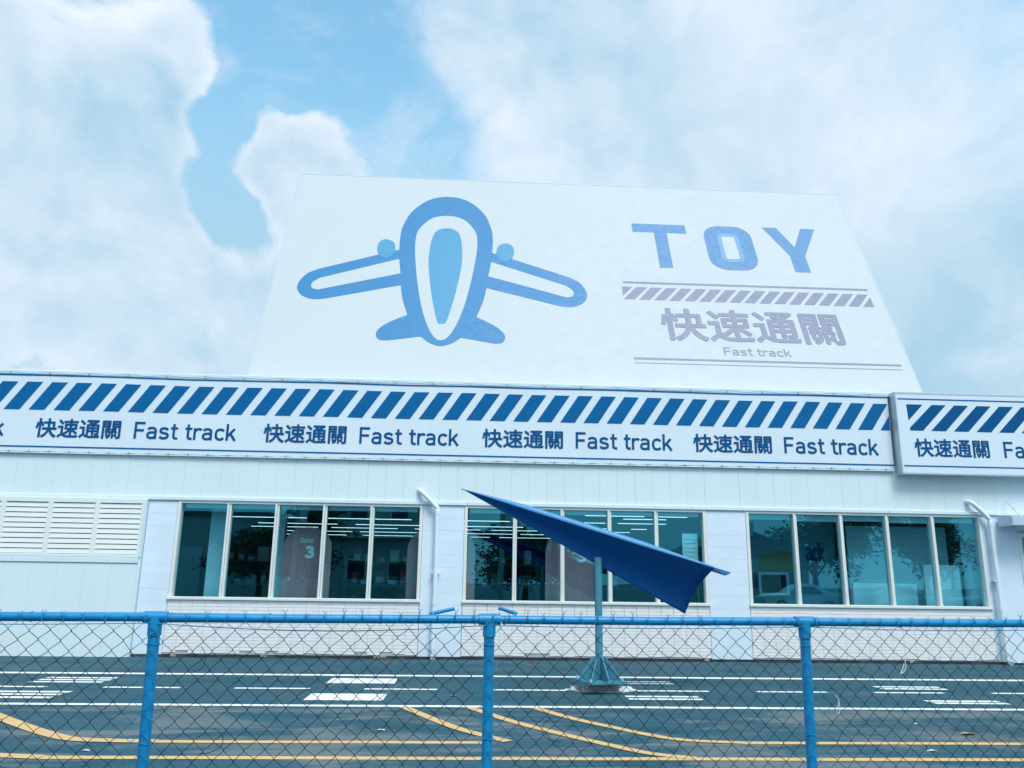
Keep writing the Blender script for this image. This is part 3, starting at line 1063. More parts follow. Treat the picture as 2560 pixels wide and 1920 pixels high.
hole = [(-1.845, 3.97), (-3.66, 3.21), (-3.81, 3.04), (-3.79, 2.87), (-3.64, 2.82), (-1.775, 3.46)]
hl = catmull(hole, 5, True, (0, 1, 4, 5))
for sgn in (0, 1):
    q = hl if not sgn else [(2 * AX - a, b) for a, b in hl]
    MB().prism(q, rfr, .0045, .007).build('emblem_wing', 'board', rsg)
    e = catmull([(-2.22, 4.68), (-2.03, 4.58), (-1.97, 4.35), (-2.03, 4.10), (-2.18, 3.99), (-2.34, 4.10), (-2.41, 4.33), (-2.37, 4.58)], 5, True)
    q = e if not sgn else [(2 * AX - a, b) for a, b in e]
    MB().prism(q, rfr, .0045, .008).build('emblem_engine', 'emblem_light', rsg)
MB().prism([(4.055, 5.65), (5.46, 5.65), (5.46, 5.32), (4.94, 5.32), (4.93, 3.99), (4.60, 3.99), (4.61, 5.32), (4.055, 5.32)], rfr, .001, .004).build('letter', 'toy_blue', rsg)


def rrect(x0, x1, z0, z1, r):
    o = []
    for cx, cz, a0 in ((x1 - r, z1 - r, 0), (x0 + r, z1 - r, 90), (x0 + r, z0 + r, 180), (x1 - r, z0 + r, 270)):
        for k_ in range(7):
            a = R(a0 + 15 * k_)
            o.append((cx + r * math.cos(a), cz + r * math.sin(a)))
    return o


MB().prism(rrect(5.905, 7.16, 3.985, 5.665, .44), rfr, .001, .004).build('letter', 'toy_blue', rsg)
MB().prism(rrect(6.24, 6.82, 4.265, 5.365, .17), rfr, .0045, .007).build('letter_core', 'toy_light', rsg)
MB().prism(rrect(6.35, 6.70, 4.385, 5.245, .07), rfr, .0075, .010).build('letter_hole', 'board', rsg)
MB().prism([(7.53, 5.68), (7.91, 5.68), (8.235, 4.93), (8.56, 5.68), (8.94, 5.68), (8.43, 4.60), (8.43, 3.99), (8.03, 3.99), (8.03, 4.60)], rfr, .001, .004).build('letter', 'toy_blue', rsg)
MB().prism([(3.615, 3.385), (9.71, 3.395), (9.71, 3.46), (3.615, 3.45)], rfr, .001, .004).build('rule', 'grey_print', rsg)
for i in range(-2, 17):
    x = 3.94 + .3655 * i
    poly = [(x, 2.835), (x + .262, 2.835), (x + .607, 3.26), (x + .345, 3.26)]
    poly = clip_x(poly, 9.70)
    poly = [(-a, b) for a, b in clip_x([(-a, b) for a, b in poly], -3.565)] if len(poly) > 2 else poly
    if len(poly) > 2:
        MB().prism(poly, rfr, .001, .004).build('stripe', 'grey_print', rsg)
mb = MB()
cjk(mb, CJ, rfr, 4.36, 8.66, 1.53, 2.58, .026, .003)
mb.build('lettering', 'grey_print', rsg)
mb = MB()
letters(mb, 'Fast track', rfr, 5.70, 1.135, .24, 1.58, .15)
mb.build('lettering', 'grey_print', rsg)
MB().prism([(3.615, .935), (9.755, .945), (9.755, 1.0), (3.615, .99)], rfr, .001, .004).build('rule', 'grey_print', rsg)
MB().prism([(3.615, .82), (9.755, .83), (9.755, .85), (3.615, .84)], rfr, .001, .004).build('rule', 'grey_print', rsg)

# ------------------------------------------------------------------ inside the shop
# strip lamps in rows under the ceiling (each a lamp of its own)
row = 0
ROWN = ('single short strip lamp near the glass at left of the left window band', 'second row from the front', 'third row from the front', 'fourth row from the front', 'fifth row from the front', 'rearmost row', 'front row in the middle window band', 'short row in the middle window band')
for (yy, zz, x0, x1, ln, gap) in ((1.0, 2.93, -5.2, -4.6, .55, 9), (3.4, 2.90, -6.0, 4.9, 2.1, .35), (5.6, 2.90, -5.6, 4.9, 2.1, .45),
                                  (7.2, 2.90, -6.2, 4.9, 1.9, .4), (9.2, 2.90, -5.8, 4.9, 2.2, .3), (11.4, 2.90, -6.1, 4.9, 2.0, .5),
                                  (1.1, 2.90, 2.55, 4.8, 1.3, .25), (2.2, 2.92, 3.6, 4.9, 1.0, .4)):
    x = x0
    row += 1
    cnt = 0
    while x < x1 - .4:
        e = min(x + ln, x1)
        nm = empty('strip_lamp', (x + (e - x) / 2, yy, zz), (ROWN[row - 1] if row == 1 else 'white strip lamp of the %s, %s in the row' % (ROWN[row - 1], ('leftmost', 'second', 'third', 'fourth', 'fifth', 'sixth', 'seventh')[min(6, cnt)])), 'lamp', 'strip lamps under the shop ceiling')
        cnt += 1
        MB().box(x, e, yy - .012, yy + .012, zz - .006, zz + .006).build('tube', 'tube_light', nm)
        MB().box(x - .01, e + .01, yy - .03, yy + .03, zz + .0065, zz + .024).build('lamp_body', 'blind', nm)
        for xs in (x + .1, e - .1):
            MB().tube([(xs, yy, zz + .02), (xs, yy, 3.02)], .004, 4).build('hanger', 'shelf', nm)
        x = e + gap * rnd.uniform(.6, 1.4)

# brown arched gate panels just behind the glass
def arch(x0, x1, ztop, r):
    o = [(x0, .06), (x1, .06)]
    for cx, a0 in ((x1 - r, 0), (x0 + r, 90)):
        for k_ in range(9):
            a = R(a0 + 11.25 * k_)
            o.append((cx + r * math.cos(a), ztop - r + r * math.sin(a)))
    return o


def gate(x0, x1, label, num):
    g = empty('gate_panel', ((x0 + x1) / 2, .42, .06), label, 'panel')
    MB().prism(arch(x0, x1, 2.51, .42), facade(.42), -.04, 0).build('panel', 'gate_brown', g)
    if num:
        mb = MB()
        cx = x0 + .33
        letters(mb, 'Gate', facade(.419), cx, 2.20, .095, .27, .16)
        letters(mb, '3', facade(.419), cx + .11, 1.90, .22, .19, .27)
        mb.build('lettering', 'gate_print', g)
    return g


gate(-3.73, -2.76, 'brown arched panel reading Gate 3 behind the left window band', True)
gate(1.62, 2.62, 'brown arched panel behind the middle window band, half hidden by the blue paper plane', False)
mb = MB()
letters(mb, '3', facade(.419), 2.27, 1.90, .22, .19, .27)
g2 = [o for o in COL.objects if o.name.startswith('gate_panel') and abs(o.location.x - 2.12) < .1][0]
mb.build('lettering', 'gate_print', g2)
gate(-1.22, .17, 'brown panel edge showing on both sides of the pier with the rain pipe', False)

# shelves with boxed toys
def shelf_unit(x, y, wd, label):
    s = empty('shelf_unit', (x, y, .06), label, 'shelf')
    for sx in (-wd / 2, wd / 2):
        for sy in (-.2, .2):
            MB().box(x + sx - .02, x + sx + .02, y + sy - .02, y + sy + .02, .06, 2.0).build('post', 'shelf', s)
    for z in (.35, .85, 1.35, 1.85):
        MB().box(x - wd / 2 + .021, x + wd / 2 - .021, y - .23, y + .23, z - .02, z).build('shelf_board', 'shelf', s)
    return s


units = ((-4.9, 2.6, 1.5, 'dark shelf unit behind the first pane of the left window band'),
         (-1.75, 2.2, 1.9, 'dark shelf unit behind the right panes of the left window band'),
         (0.75, 2.2, 1.7, 'dark shelf unit behind the left panes of the middle window band'),
         (3.9, 2.4, 1.6, 'dark shelf unit behind the right panes of the middle window band'))
bxm = {}
for un, (x, y, wd, lb_) in enumerate(units):
    shelf_unit(x, y, wd, lb_)
    for z in (1.35, 1.85, .85):
        nb = 0
        xx = x - wd / 2 + .16
        while xx < x + wd / 2 - .2:
            bw, bh = rnd.uniform(.12, .26), rnd.uniform(.14, .34)
            if rnd.random() < .8:
                mn = rnd.choice(['box_white', 'box_teal', 'box_teal', 'box_red', 'box_teal'])
                mb = MB().cbox(xx, xx + bw, y - .19, y + .12, z, z + bh, .008)
                b_ = mb.build('toy_box', mn, None, (xx + bw / 2, y, z), '%s carton, %s on the %s board of the %s shelf unit from the left' % ({'box_white': 'white', 'box_teal': 'teal', 'box_red': 'red'}[mn], ('leftmost', 'second', 'third', 'fourth', 'fifth', 'sixth', 'seventh', 'eighth', 'ninth', 'tenth')[nb], {1.35: 'second', 1.85: 'top', .85: 'third'}[z], ('first', 'second', 'third', 'fourth')[un]), 'box', 'cartons on the shop shelves')
                MB().box(xx + bw * .15, xx + bw * .85, y - .192, y - .1905, z + bh * .2, z + bh * .6).build('box_label', rnd.choice(['box_white', 'yellow_print', 'box_white', 'gate_print']), b_)
                nb += 1
            xx += bw + rnd.uniform(.03, .12)
pc = MB().box(-5.27, -4.93, .55, .80, .06, 3.0).build('display_column', 'pale_room', None, (-5.1, .67, .06), 'pale square column behind the first pane of the left window band', 'column')
pc = MB().box(-3.98, -3.80, .75, .95, .06, 3.0).build('display_column', 'pale_room', None, (-3.89, .85, .06), 'narrow column just left of the brown panel reading Gate 3', 'column')

nt = empty('reflection_board', (4.60, .22, .06), 'white board added for the bright reflection in the last pane of the middle window band', 'reflection')  # added board in place of a bright reflection in the glass
MB().cbox(4.44, 4.76, .22, .235, 1.50, 2.50, .003).build('sheet', 'reflection_white', nt)
for zz in (2.38, 2.30, 2.20, 2.12, 2.02):
    MB().box(4.47, 4.73 - .05 * (zz < 2.1), .2185, .2195, zz, zz + .008).build('board_line', 'shelf', nt)
for xs in (4.46, 4.74):
    MB().box(xs - .01, xs + .01, .236, .256, .06, 2.48).build('reflection_board_leg', 'shelf', nt)
# behind the right band: printed wall, framed screen, pale screens (the tall one added to lighten the panes)
pw_ = empty('printed_wall', (6.9, 1.5, .06), 'dark blue wall with printed lettering behind the right window band', 'wall panel')
MB().box(5.35, 8.25, 1.5, 1.6, .06, 2.9).build('panel', 'printed_teal', pw_)
MB().prism([(6.45, 1.78), (7.35, 1.76), (7.4, 2.2), (6.9, 2.22), (6.5, 2.12)], facade(1.499), 0, .003).build('yellow_patch', 'yellow_print', pw_)
mb = MB()
letters(mb, 'ack', facade(1.498), 7.58, 2.02, .40, .42, .17, .006)
mb.build('lettering', 'banner_text', pw_)
tvf = empty('framed_screen', (6.75, 1.3, .06), 'framed dark screen behind the first pane of the right window band', 'screen')
fm = MB().cbox(6.38, 6.44, 1.26, 1.32, 1.26, 1.76, .01).cbox(7.0, 7.06, 1.26, 1.32, 1.26, 1.76, .01).cbox(6.441, 6.999, 1.26, 1.32, 1.70, 1.76, .01).cbox(6.441, 6.999, 1.26, 1.32, 1.26, 1.32, .01)
fm.build('frame', 'pale_room', tvf)
MB().box(6.441, 6.999, 1.29, 1.31, 1.321, 1.699).build('screen', 'window_dark', tvf)
MB().box(6.5, 6.94, 1.2, 1.42, .06, 1.255).build('stand', 'shelf', tvf)
for (a, b, z, y, lb_) in ((8.30, 10.55, 2.78, 1.0, 'tall pale screen added to lighten the third and fourth panes of the right window band'), (8.15, 9.55, 1.55, .6, 'low pale partition behind the middle panes of the right window band'), (9.7, 10.5, 1.95, .55, 'pale blue partition behind the fourth pane of the right window band')):
    p_ = empty('pale_screen', ((a + b) / 2, y, .06), lb_, 'partition')
    MB().cbox(a, b, y, y + .05, .16, z, .01).build('panel', 'pale_room', p_)
    for xs in (a + .1, b - .1):
        MB().box(xs - .03, xs + .03, y - .15, y + .2, .06, .159).build('foot', 'shelf', p_)

# ------------------------------------------------------------------ paper-plane sculpture
sp = empty('paper_plane_sculpture', (1.93, -4.40, 0), 'blue steel paper plane sculpture nose up on a teal pole', 'sculpture')
N_, TT, TB = Vector((-.11, 0, 2.845)), Vector((3.525, 0, 1.735)), Vector((3.21, 0, 1.08))
PY = -4.335


def wprof(v):
    a = max(0.0, 1 - v / .62)
    b = max(0.0, (v - .62) / .38)
    return -.85 * a ** 1.6 - .03 * b * b


def wpt(u, v):
    p = N_ + (TT - N_) * u + ((TB - N_) - (TT - N_)) * u * v
    return Vector((p.x, PY + .60 * u * wprof(v), p.z))


NU, NV = 26, 14
vv, ff = [], []
for i in range(NU + 1):
    for j in range(NV + 1):
        vv.append(wpt(max(i / NU, .0005), j / NV))
for i in range(NU):
    for j in range(NV):
        a = i * (NV + 1) + j
        ff.append((a, a + 1, a + NV + 2, a + NV + 1))
kb = MB().add(vv, ff, True).build('keel', 'wing_blue', sp)
so = kb.modifiers.new('thickness', 'SOLIDIFY')
so.thickness = .012
so.offset = 1
# rolled top fold of the near side
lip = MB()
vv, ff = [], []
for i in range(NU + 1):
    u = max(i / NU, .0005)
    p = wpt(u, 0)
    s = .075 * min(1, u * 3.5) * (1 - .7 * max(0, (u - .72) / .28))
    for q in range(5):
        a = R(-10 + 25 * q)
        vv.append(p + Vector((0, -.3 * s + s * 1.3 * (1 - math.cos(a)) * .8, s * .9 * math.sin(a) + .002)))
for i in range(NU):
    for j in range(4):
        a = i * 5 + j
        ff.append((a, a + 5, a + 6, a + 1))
lo = lip.add(vv, ff, True).build('top_fold', 'wing_edge_lit', sp)
# far wing, thin plate running back from the fold
nose = wpt(.0005, 0)
root = wpt(1.0, 0) + Vector((.0, .03, -.01))
t1, t2 = Vector((4.04, -4.0, 1.685)), Vector((3.845, -4.35, 1.641))
fw = MB()
fw.add([nose, root, t2, t1], [(0, 1, 2, 3)])
fo = fw.build('far_wing', 'wing_blue', sp)
so = fo.modifiers.new('thickness', 'SOLIDIFY')
so.thickness = .012
PX, PYY = 1.93, -4.40
MB().tube([(PX, PYY, .17), (PX, PYY, 1.87)], .055, 20).build('pole', 'pole_teal', sp)
MB().box(PX - .045, PX + .045, PYY + .03, PY + .02, 1.74, 1.86).build('bracket', 'pole_teal', sp)
fr0 = lambda a, b, h: (PX + a * math.cos(.28) - b * math.sin(.28), PYY + a * math.sin(.28) + b * math.cos(.28), h)
MB().prism([(-.30, -.30), (.30, -.30), (.30, .30), (-.30, .30)], fr0, .135, .168).build('base_plate', 'pole_teal', sp)
gus = MB()
gus.add([(.052, -.008, 0), (.30, -.008, 0), (.30, -.008, .05), (.10, -.008, .31), (.052, -.008, .31),
         (.052, .008, 0), (.30, .008, 0), (.30, .008, .05), (.10, .008, .31), (.052, .008, .31)],
        [(4, 3, 2, 1, 0), (5, 6, 7, 8, 9), (0, 1, 6, 5), (1, 2, 7, 6), (2, 3, 8, 7), (3, 4, 9, 8)])
gme = gus.mesh('gusset')
for k_ in range(8):
    o = link('gusset', gme, 'pole_teal', sp, (PX, PYY, .1685))
    o.rotation_euler.z = .28 + k_ * math.pi / 4
for a, b in ((-.24, -.24), (.24, -.24), (.24, .24), (-.24, .24)):
    x, y, _ = fr0(a, b, 0)
    MB().tube([(x, y, .1685), (x, y, .205)], .016, 6).build('bolt', 'metal', sp)
fr1 = lambda a, b, h: (PX + .04 + a, PYY + .12 + b, h)
blk = [(rnd.uniform(.97, 1.03) * .24 * math.copysign(abs(math.cos(t)) ** .4, math.cos(t)), rnd.uniform(.95, 1.05) * .20 * math.copysign(abs(math.sin(t)) ** .4, math.sin(t))) for t in [2 * math.pi * k_ / 22 for k_ in range(22)]]
MB().prism(blk, fr1, .012, .1345).build('footing', 'concrete', sp)
pt = [((.50 + .06 * math.sin(3 * t) + rnd.uniform(-.03, .03)) * math.cos(t), (.22 + rnd.uniform(-.02, .02)) * math.sin(t)) for t in [2 * math.pi * k_ / 30 for k_ in range(30)]]
MB().prism(pt, lambda a, b, h: (PX + .06 + a, PYY + .14 + b, h), .001, .012).build('mortar_bed', 'mortar', sp)
for sx in (-.38, .36):
    lump = []
    for k_ in range(14):
        t = 2 * math.pi * k_ / 14
        lump.append((PX + .06 + sx + .11 * math.cos(t) * rnd.uniform(.8, 1.1), PYY + .16 + .10 * math.sin(t) * rnd.uniform(.8, 1.1), .012))
    top = [(PX + .06 + sx + (x - PX - .06 - sx) * .7, PYY + .16 + (y - PYY - .16) * .7, .055 + rnd.uniform(-.01, .01)) for x, y, z in lump]
    MB().add(lump + top, [tuple(range(14, 28))] + [(i, (i + 1) % 14, (i + 1) % 14 + 14, i + 14) for i in range(14)]).build('mortar_lump', 'mortar', sp)

# ------------------------------------------------------------------ chain-link fence
fence = empty('chain_link_fence', tuple(FA + FD * 2.315), 'blue painted pipe fence with dark chain-link mesh in front of the yard', 'fence')
RH = 1.345


def fp(s, d, z):
    return FA + FD * s + FN * d + Vector((0, 0, z))


LEAN = {0.695: (-.035, 0), 2.315: (.0, 0), 4.02: (.022, 0)}
for i, s in enumerate(POST_S):
    l = LEAN.get(s, (0, 0))[0]
    MB().tube([fp(s - l, 0, 0), fp(s, 0, RH)], .0265, 20).build('post', 'post_blue', fence)
    tf = MB().tube([fp(s - .055, 0, RH), fp(s + .055, 0, RH)], .0275, 20)
    tf.tube([fp(s - l * .06, 0, RH - .085), fp(s, 0, RH)], .032, 20)
    o = tf.build('tee_fitting', 'post_blue', fence)
    MB().tube([fp(s, -.0275, RH - .006), fp(s, -.031, RH - .006)], .004, 6).build('set_screw', 'wire', o)
rails = [(-2.6, -.95)] + [(POST_S[i], POST_S[i + 1]) for i in range(4)] + [(5.70, 7.3)]
for a, b in rails:
    MB().tube([fp(a + .056, 0, RH - rnd.uniform(0, .004)), fp((a + b) / 2, 0, RH - .003), fp(b - .056, 0, RH)], .0215, 20).build('rail', 'post_blue', fence)
# two cut-off pipe ends behind the rail
MB().tube([fp(2.015, .05, 1.368), fp(2.14, .10, 1.392)], .0095, 12).build('pipe_stub', 'post_blue', fence)
MB().tube([fp(2.375, .10, 1.398), fp(2.462, .05, 1.372)], .0095, 12).build('pipe_stub', 'post_blue', fence)
MB().tube([fp(2.03, .0, 1.352), fp(2.03, .055, 1.372)], .006, 8).build('stub_lug', 'post_blue', fence)
MB().tube([fp(2.45, .0, 1.352), fp(2.45, .055, 1.375)], .006, 8).build('stub_lug', 'post_blue', fence)
# woven wires: each zigzags between two neighbouring knot columns
W2, HH = .0463, .0447
MD = -.036                                # mesh hangs on the camera side of the posts
c0, c1 = -32, 176                         # half-diamond columns
ROWS = 27
ZT = 1.338
knot = {}
warp = {}


def K(c, r):
    if (c, r) not in knot:
        s = -.92 + c * W2
        z = ZT - .012 * math.sin(s * 1.9 + .4) * (1 if r < 4 else .6) - r * HH * (1 + .01 * math.sin(s * 2.3))
        j = .0042
        knot[(c, r)] = (s + rnd.uniform(-j, j) + .006 * math.sin(r * .5 + s * 1.3), z + rnd.uniform(-j, j))
    return knot[(c, r)]


def wire(c):
    pts = []
    for r in range(ROWS):
        if (c + r) % 2 == 0:
            s, z = K(c, r)
            sg = 1
        else:
            s, z = K(c + 1, r)
            sg = -1
        # a short hook round the neighbouring wire
        e = .0020
        dd = .0022
        pts.append((fp(s + sg * e * .6, MD - dd, z + .0042)))
        pts.append((fp(s - sg * e * .8, MD + dd * .1, z)))
        pts.append((fp(s + sg * e * .6, MD + dd, z - .0042)))
    return pts


for _ in range(16):
    c = rnd.randrange(20, 120)
    r = rnd.randrange(1, 16)
    if (c + r) % 2 == 0:
        a, b = K(c, r)
        knot[(c, r)] = (a + rnd.uniform(-.016, .016), b + rnd.uniform(-.014, .014))
for c in range(c0, c1):
    pts = wire(c)
    k0 = rnd.uniform(0, 1)
    MB().tube(pts, .0016, 4, False).build('wire', 'wire', fence)
for s0, z0, kx in ((1.02, .83, 1), (2.63, .86, -1), (3.32, .98, 1), (.93, 1.19, .5)):
    q = [fp(s0 + kx * .05 * math.sin(t_ * .55) , MD - .006 - .002 * t_, z0 - .011 * t_ + .02 * math.cos(t_ * .6)) for t_ in range(9)]
    MB().tube(catmull([tuple(p) for p in q], 3), .0017, 4).build('loose_wire', 'wire', fence)
# twisted ends over the rail at every top knot
ty = MB()
for sg in (-1, 1):
    q = [(sg * .0025, 0, -.004), (-sg * .002, -.003, .008), (sg * .002, -.004, .018), (-sg * .0022, -.003, .028), (-sg * .009, .001, .040)]
    ty.tube([Vector(p) for p in q], .0017, 4)
tie_me = ty.mesh('wire_end')
for c in range(c0, c1 + 1):
    if c % 2 == 0:
        s, z = K(c, 0)
        o = link('wire_end', tie_me, 'wire', fence, fp(s, MD + .008, z))
        o.rotation_euler = (rnd.uniform(-.15, .1), rnd.uniform(-.25, .25), FTH)
        k_ = rnd.uniform(.75, 1.25)
        o.scale = (rnd.uniform(.8, 1.3), 1, k_)
# steel cord threaded under the rail, bound to it with loops of wire
for i, (a, b) in enumerate(rails):
    sag = (.004, .010, .032, .012, .014, .01)[i % 6]
    MB().tube([fp(a + (b - a) * t, -.028, RH - .026 - sag * 4 * t * (1 - t)) for t in [k_ / 12 for k_ in range(13)]], .0022, 5).build('tension_cord', 'wire', fence)
    for t in (.045, .33, .66, .955):
        s = a + (b - a) * t
        loop = [fp(s + .003 * math.sin(k_), .0235 * math.sin(R(30 * k_)), RH - .003 + .0245 * math.cos(R(30 * k_))) for k_ in range(12)]
        MB().tube(loop, .0018, 4, closed=True).build('binding_wire', 'post_blue', fence)
# loops of wire round the posts
for s in POST_S[1:4]:
    for z in (1.22, .78):
        loop = [fp(s - LEAN[s][0] * (RH - z) / RH + .0295 * math.cos(R(30 * k_)), .0295 * math.sin(R(30 * k_)), z + .004 * math.sin(k_)) for k_ in range(12)]
        MB().tube(loop, .0018, 4, closed=True).build('binding_wire', 'post_blue', fence)

# bits of cord left tied in the mesh
def cord(name, pts, label):
    o = MB().tube(catmull([tuple(fp(*p)) for p in pts], 4), .0022, 5)
    o.build(name, 'string', None, tuple(fp(*pts[0])), label, 'cord')


cord('cord_loop', [(4.555, MD - .004, 1.165), (4.56, MD - .006, 1.14), (4.558, MD - .007, 1.115), (4.545, MD - .007, 1.095), (4.523, MD - .008, 1.083), (4.54, MD - .008, 1.11), (4.552, MD - .006, 1.135)], 'pale loop of cord tied high in the mesh right of the right post')
cord('cord_loop', [(4.145, MD - .004, .978), (4.16, MD - .006, .955), (4.155, MD - .007, .93), (4.145, MD - .007, .905), (4.152, MD - .008, .885), (4.163, MD - .008, .91), (4.16, MD - .006, .948)], 'pale loop of cord hanging in the mesh beside the right post')
cord('cord_loop', [(2.37, MD - .002, 1.335), (2.38, MD - .012, 1.30), (2.385, MD - .014, 1.27), (2.40, MD - .012, 1.245)], 'frayed grey string hanging from the rail beside the middle post')

# litter on the asphalt
for (x, y, s, nm, mt_, lb_) in ((5.36, -7.5, .09, 'dry_leaf', 'leaf_dry', 'curled brown leaf on the asphalt right of the right post'),
                                (4.48, -8.35, .05, 'paper_scrap', 'paper_bit', 'pale scrap lying between the two yellow lines at right'),
                                (5.16, -6.88, .035, 'paper_scrap', 'paper_bit', 'tiny pale scrap on bare asphalt above the brown leaf'),
                                (-.84, -7.41, .05, 'paper_scrap', 'paper_bit', 'white scrap on the asphalt left of the first slanted yellow line'),
                                (-.14, -4.94, .05, 'dry_leaf', 'leaf_dry', 'small brown leaf beside the white block mark'),
                                (-3.35, -8.45, .04, 'paper_scrap', 'paper_bit', 'pale scrap between the yellow lines at left')):
    vv = []
    for k_ in range(8):
        t = 2 * math.pi * k_ / 8
        vv.append((x + s * math.cos(t) * rnd.uniform(.7, 1.1), y + s * .5 * math.sin(t), .003 + abs(math.sin(t)) * s * .22))
    lo_ = [(a, b, c_ - .002) for a, b, c_ in vv]
    vv = vv + [(x, y, .006)] + lo_
    MB().add(vv, [(i, (i + 1) % 8, 8) for i in range(8)] + [(i, i + 9, (i + 1) % 8 + 9, (i + 1) % 8) for i in range(8)] + [tuple(range(16, 8, -1))]).build(nm, mt_, None, (x, y, .0), lb_, 'litter')

# ------------------------------------------------------------------ across the road, behind the camera: seen in the glass
def tree(loc, h, rx, label, seed, n=5200):
    rr = random.Random(seed)
    t = empty('street_tree', loc, label, 'tree', 'trees mirrored in the shop glass')
    L = Vector(loc)
    tr = MB().tube([L, L + Vector((.05, 0, h * .2)), L + Vector((.0, .1, h * .42))], [.2, .15, .12], 9)
    tips = []
    for k_ in range(9):
        a = rr.uniform(0, 6.28)
        b = L + Vector((0, .05, h * rr.uniform(.25, .42)))
        e = L + Vector((math.cos(a) * rx * rr.uniform(.4, .8), math.sin(a) * rx * rr.uniform(.4, .8), h * rr.uniform(.38, .9)))
        md = (b + e) / 2 + Vector((0, 0, .3))
        tr.tube([b, md, e], [.08, .05, .02], 6)
        tips += [e, md]
    tr.build('trunk', 'bark', t)
    cents = [tp + Vector((rr.gauss(0, .5), rr.gauss(0, .5), rr.gauss(0, .35))) for tp in tips for _ in range(3)]
    vv, ff = [], []
    for k_ in range(n):
        c_ = cents[k_ % len(cents)]
        p = c_ + Vector((rr.gauss(0, .42), rr.gauss(0, .42), rr.gauss(0, .30)))
        d1 = Vector((rr.gauss(0, 1), rr.gauss(0, 1), rr.gauss(0, .6))).normalized()
        d2 = d1.orthogonal().normalized()
        s = rr.uniform(.10, .21)
        i = len(vv)
        vv += [p - d1 * s, p + d2 * s * .45, p + d1 * s, p - d2 * s * .45]
        ff.append((i, i + 1, i + 2, i + 3))
    MB().add(vv, ff).build('crown', 'leaves', t)


tree((20.5, -31, 0), 7.2, 3.0, 'broad leafy tree mirrored in the second and third panes of the right window band', 3)
tree((26.5, -30, 0), 7.0, 2.9, 'round leafy tree mirrored in the fourth pane of the right window band', 5)
tree((-8.5, -28, 0), 6.2, 2.4, 'leafy tree mirrored in the second pane of the left window band', 8)
tree((-12.0, -30, 0), 4.2, 2.0, 'low leafy tree mirrored in the first pane of the left window band', 11)
tree((3.5, -33, 0), 5.0, 2.6, 'dark leafy tree mirrored in the middle window band', 14)


def gable_house(x, y, wd, dp, hw, hr, label):
    h = empty('gabled_house', (x, y, 0), label, 'house', None)
    MB().box(x - wd / 2, x + wd / 2, y - dp, y, 0, hw).build('wall', 'house_wall', h)
    rf = MB()
    o = .3
    rf.add([(x - wd / 2 - o, y + o, hw - .1), (x + wd / 2 + o, y + o, hw - .1), (x, y + o, hw + hr),
            (x - wd / 2 - o, y - dp - o, hw - .1), (x + wd / 2 + o, y - dp - o, hw - .1), (x, y - dp - o, hw + hr)],
           [(0, 1, 2), (5, 4, 3), (0, 2, 5, 3), (1, 4, 5, 2), (0, 3, 4, 1)])
    rf.build('roof', 'house_roof', h)
    for k_ in (-.28, .02, .3):
        wn = MB().box(x + wd * k_ - .55, x + wd * k_ + .55, y + .002, y + .06, 1.1, 2.2).build('window', 'frame', h)
        MB().box(x + wd * k_ - .47, x + wd * k_ + .47, y + .061, y + .07, 1.18, 2.12).build('pane', 'window_dark', wn)
    return h


gable_house(17.2, -34, 8.5, 8, 3.1, 1.7, 'gabled house mirrored in the first pane of the right window band')
fb_ = empty('flat_roofed_block', (-6.5, -38, 0), 'flat roofed block with dark windows mirrored in the left window band', 'building')
MB().box(-11.5, -1.5, -47, -38, 0, 7.6).build('wall', 'flat_wall', fb_)
MB().box(-11.7, -1.3, -47.2, -37.8, 7.602, 7.9).build('parapet', 'house_wall', fb_)
MB().box(-11.5, -1.5, -37.998, -37.3, 4.0, 4.3).build('balcony', 'house_wall', fb_)
for x in (-10.2, -7.6, -5.0, -2.8):
    for z in (1.2, 5.2):
        wn = MB().box(x - .65, x + .65, -37.998, -37.92, z, z + 1.4).build('window', 'frame', fb_)
        MB().box(x - .57, x + .57, -37.919, -37.91, z + .08, z + 1.32).build('pane', 'window_dark', wn)
wh = empty('low_warehouse', (-21, -40, 0), 'low dark warehouse mirrored at the far left of the left window band', 'building')
MB().box(-26.5, -14.5, -50, -40, 0, 5.4).build('wall', 'flat_wall', wh)
MB().box(-26.8, -14.2, -50.2, -39.8, 5.402, 5.7).build('roof', 'house_roof', wh)
MB().box(-22.5, -18.5, -39.998, -39.94, 0.01, 3.4).build('shutter', 'metal', wh)


def utility_pole(x, y, h, label):
    p = empty('utility_pole', (x, y, 0), label, 'pole', 'utility poles across the road')
    MB().tube([(x, y, 0), (x, y, h)], [.15, .10], 12).build('mast', 'concrete', p)
    for z, l in ((h - .3, 1.1), (h - 1.0, .9)):
        MB().box(x - l, x + l, y - .05, y + .05, z - .05, z + .05).build('crossarm', 'metal', p)
        for k_ in (-.9, -.45, .45, .9):
            MB().tube([(x + l * k_, y, z + .05), (x + l * k_, y, z + .25)], [.05, .03], 8).build('insulator', 'blind', p)
    MB().tube([(x + .3, y, h - 2.4), (x + .3, y, h - 1.6)], .22, 12).build('transformer', 'metal', p)


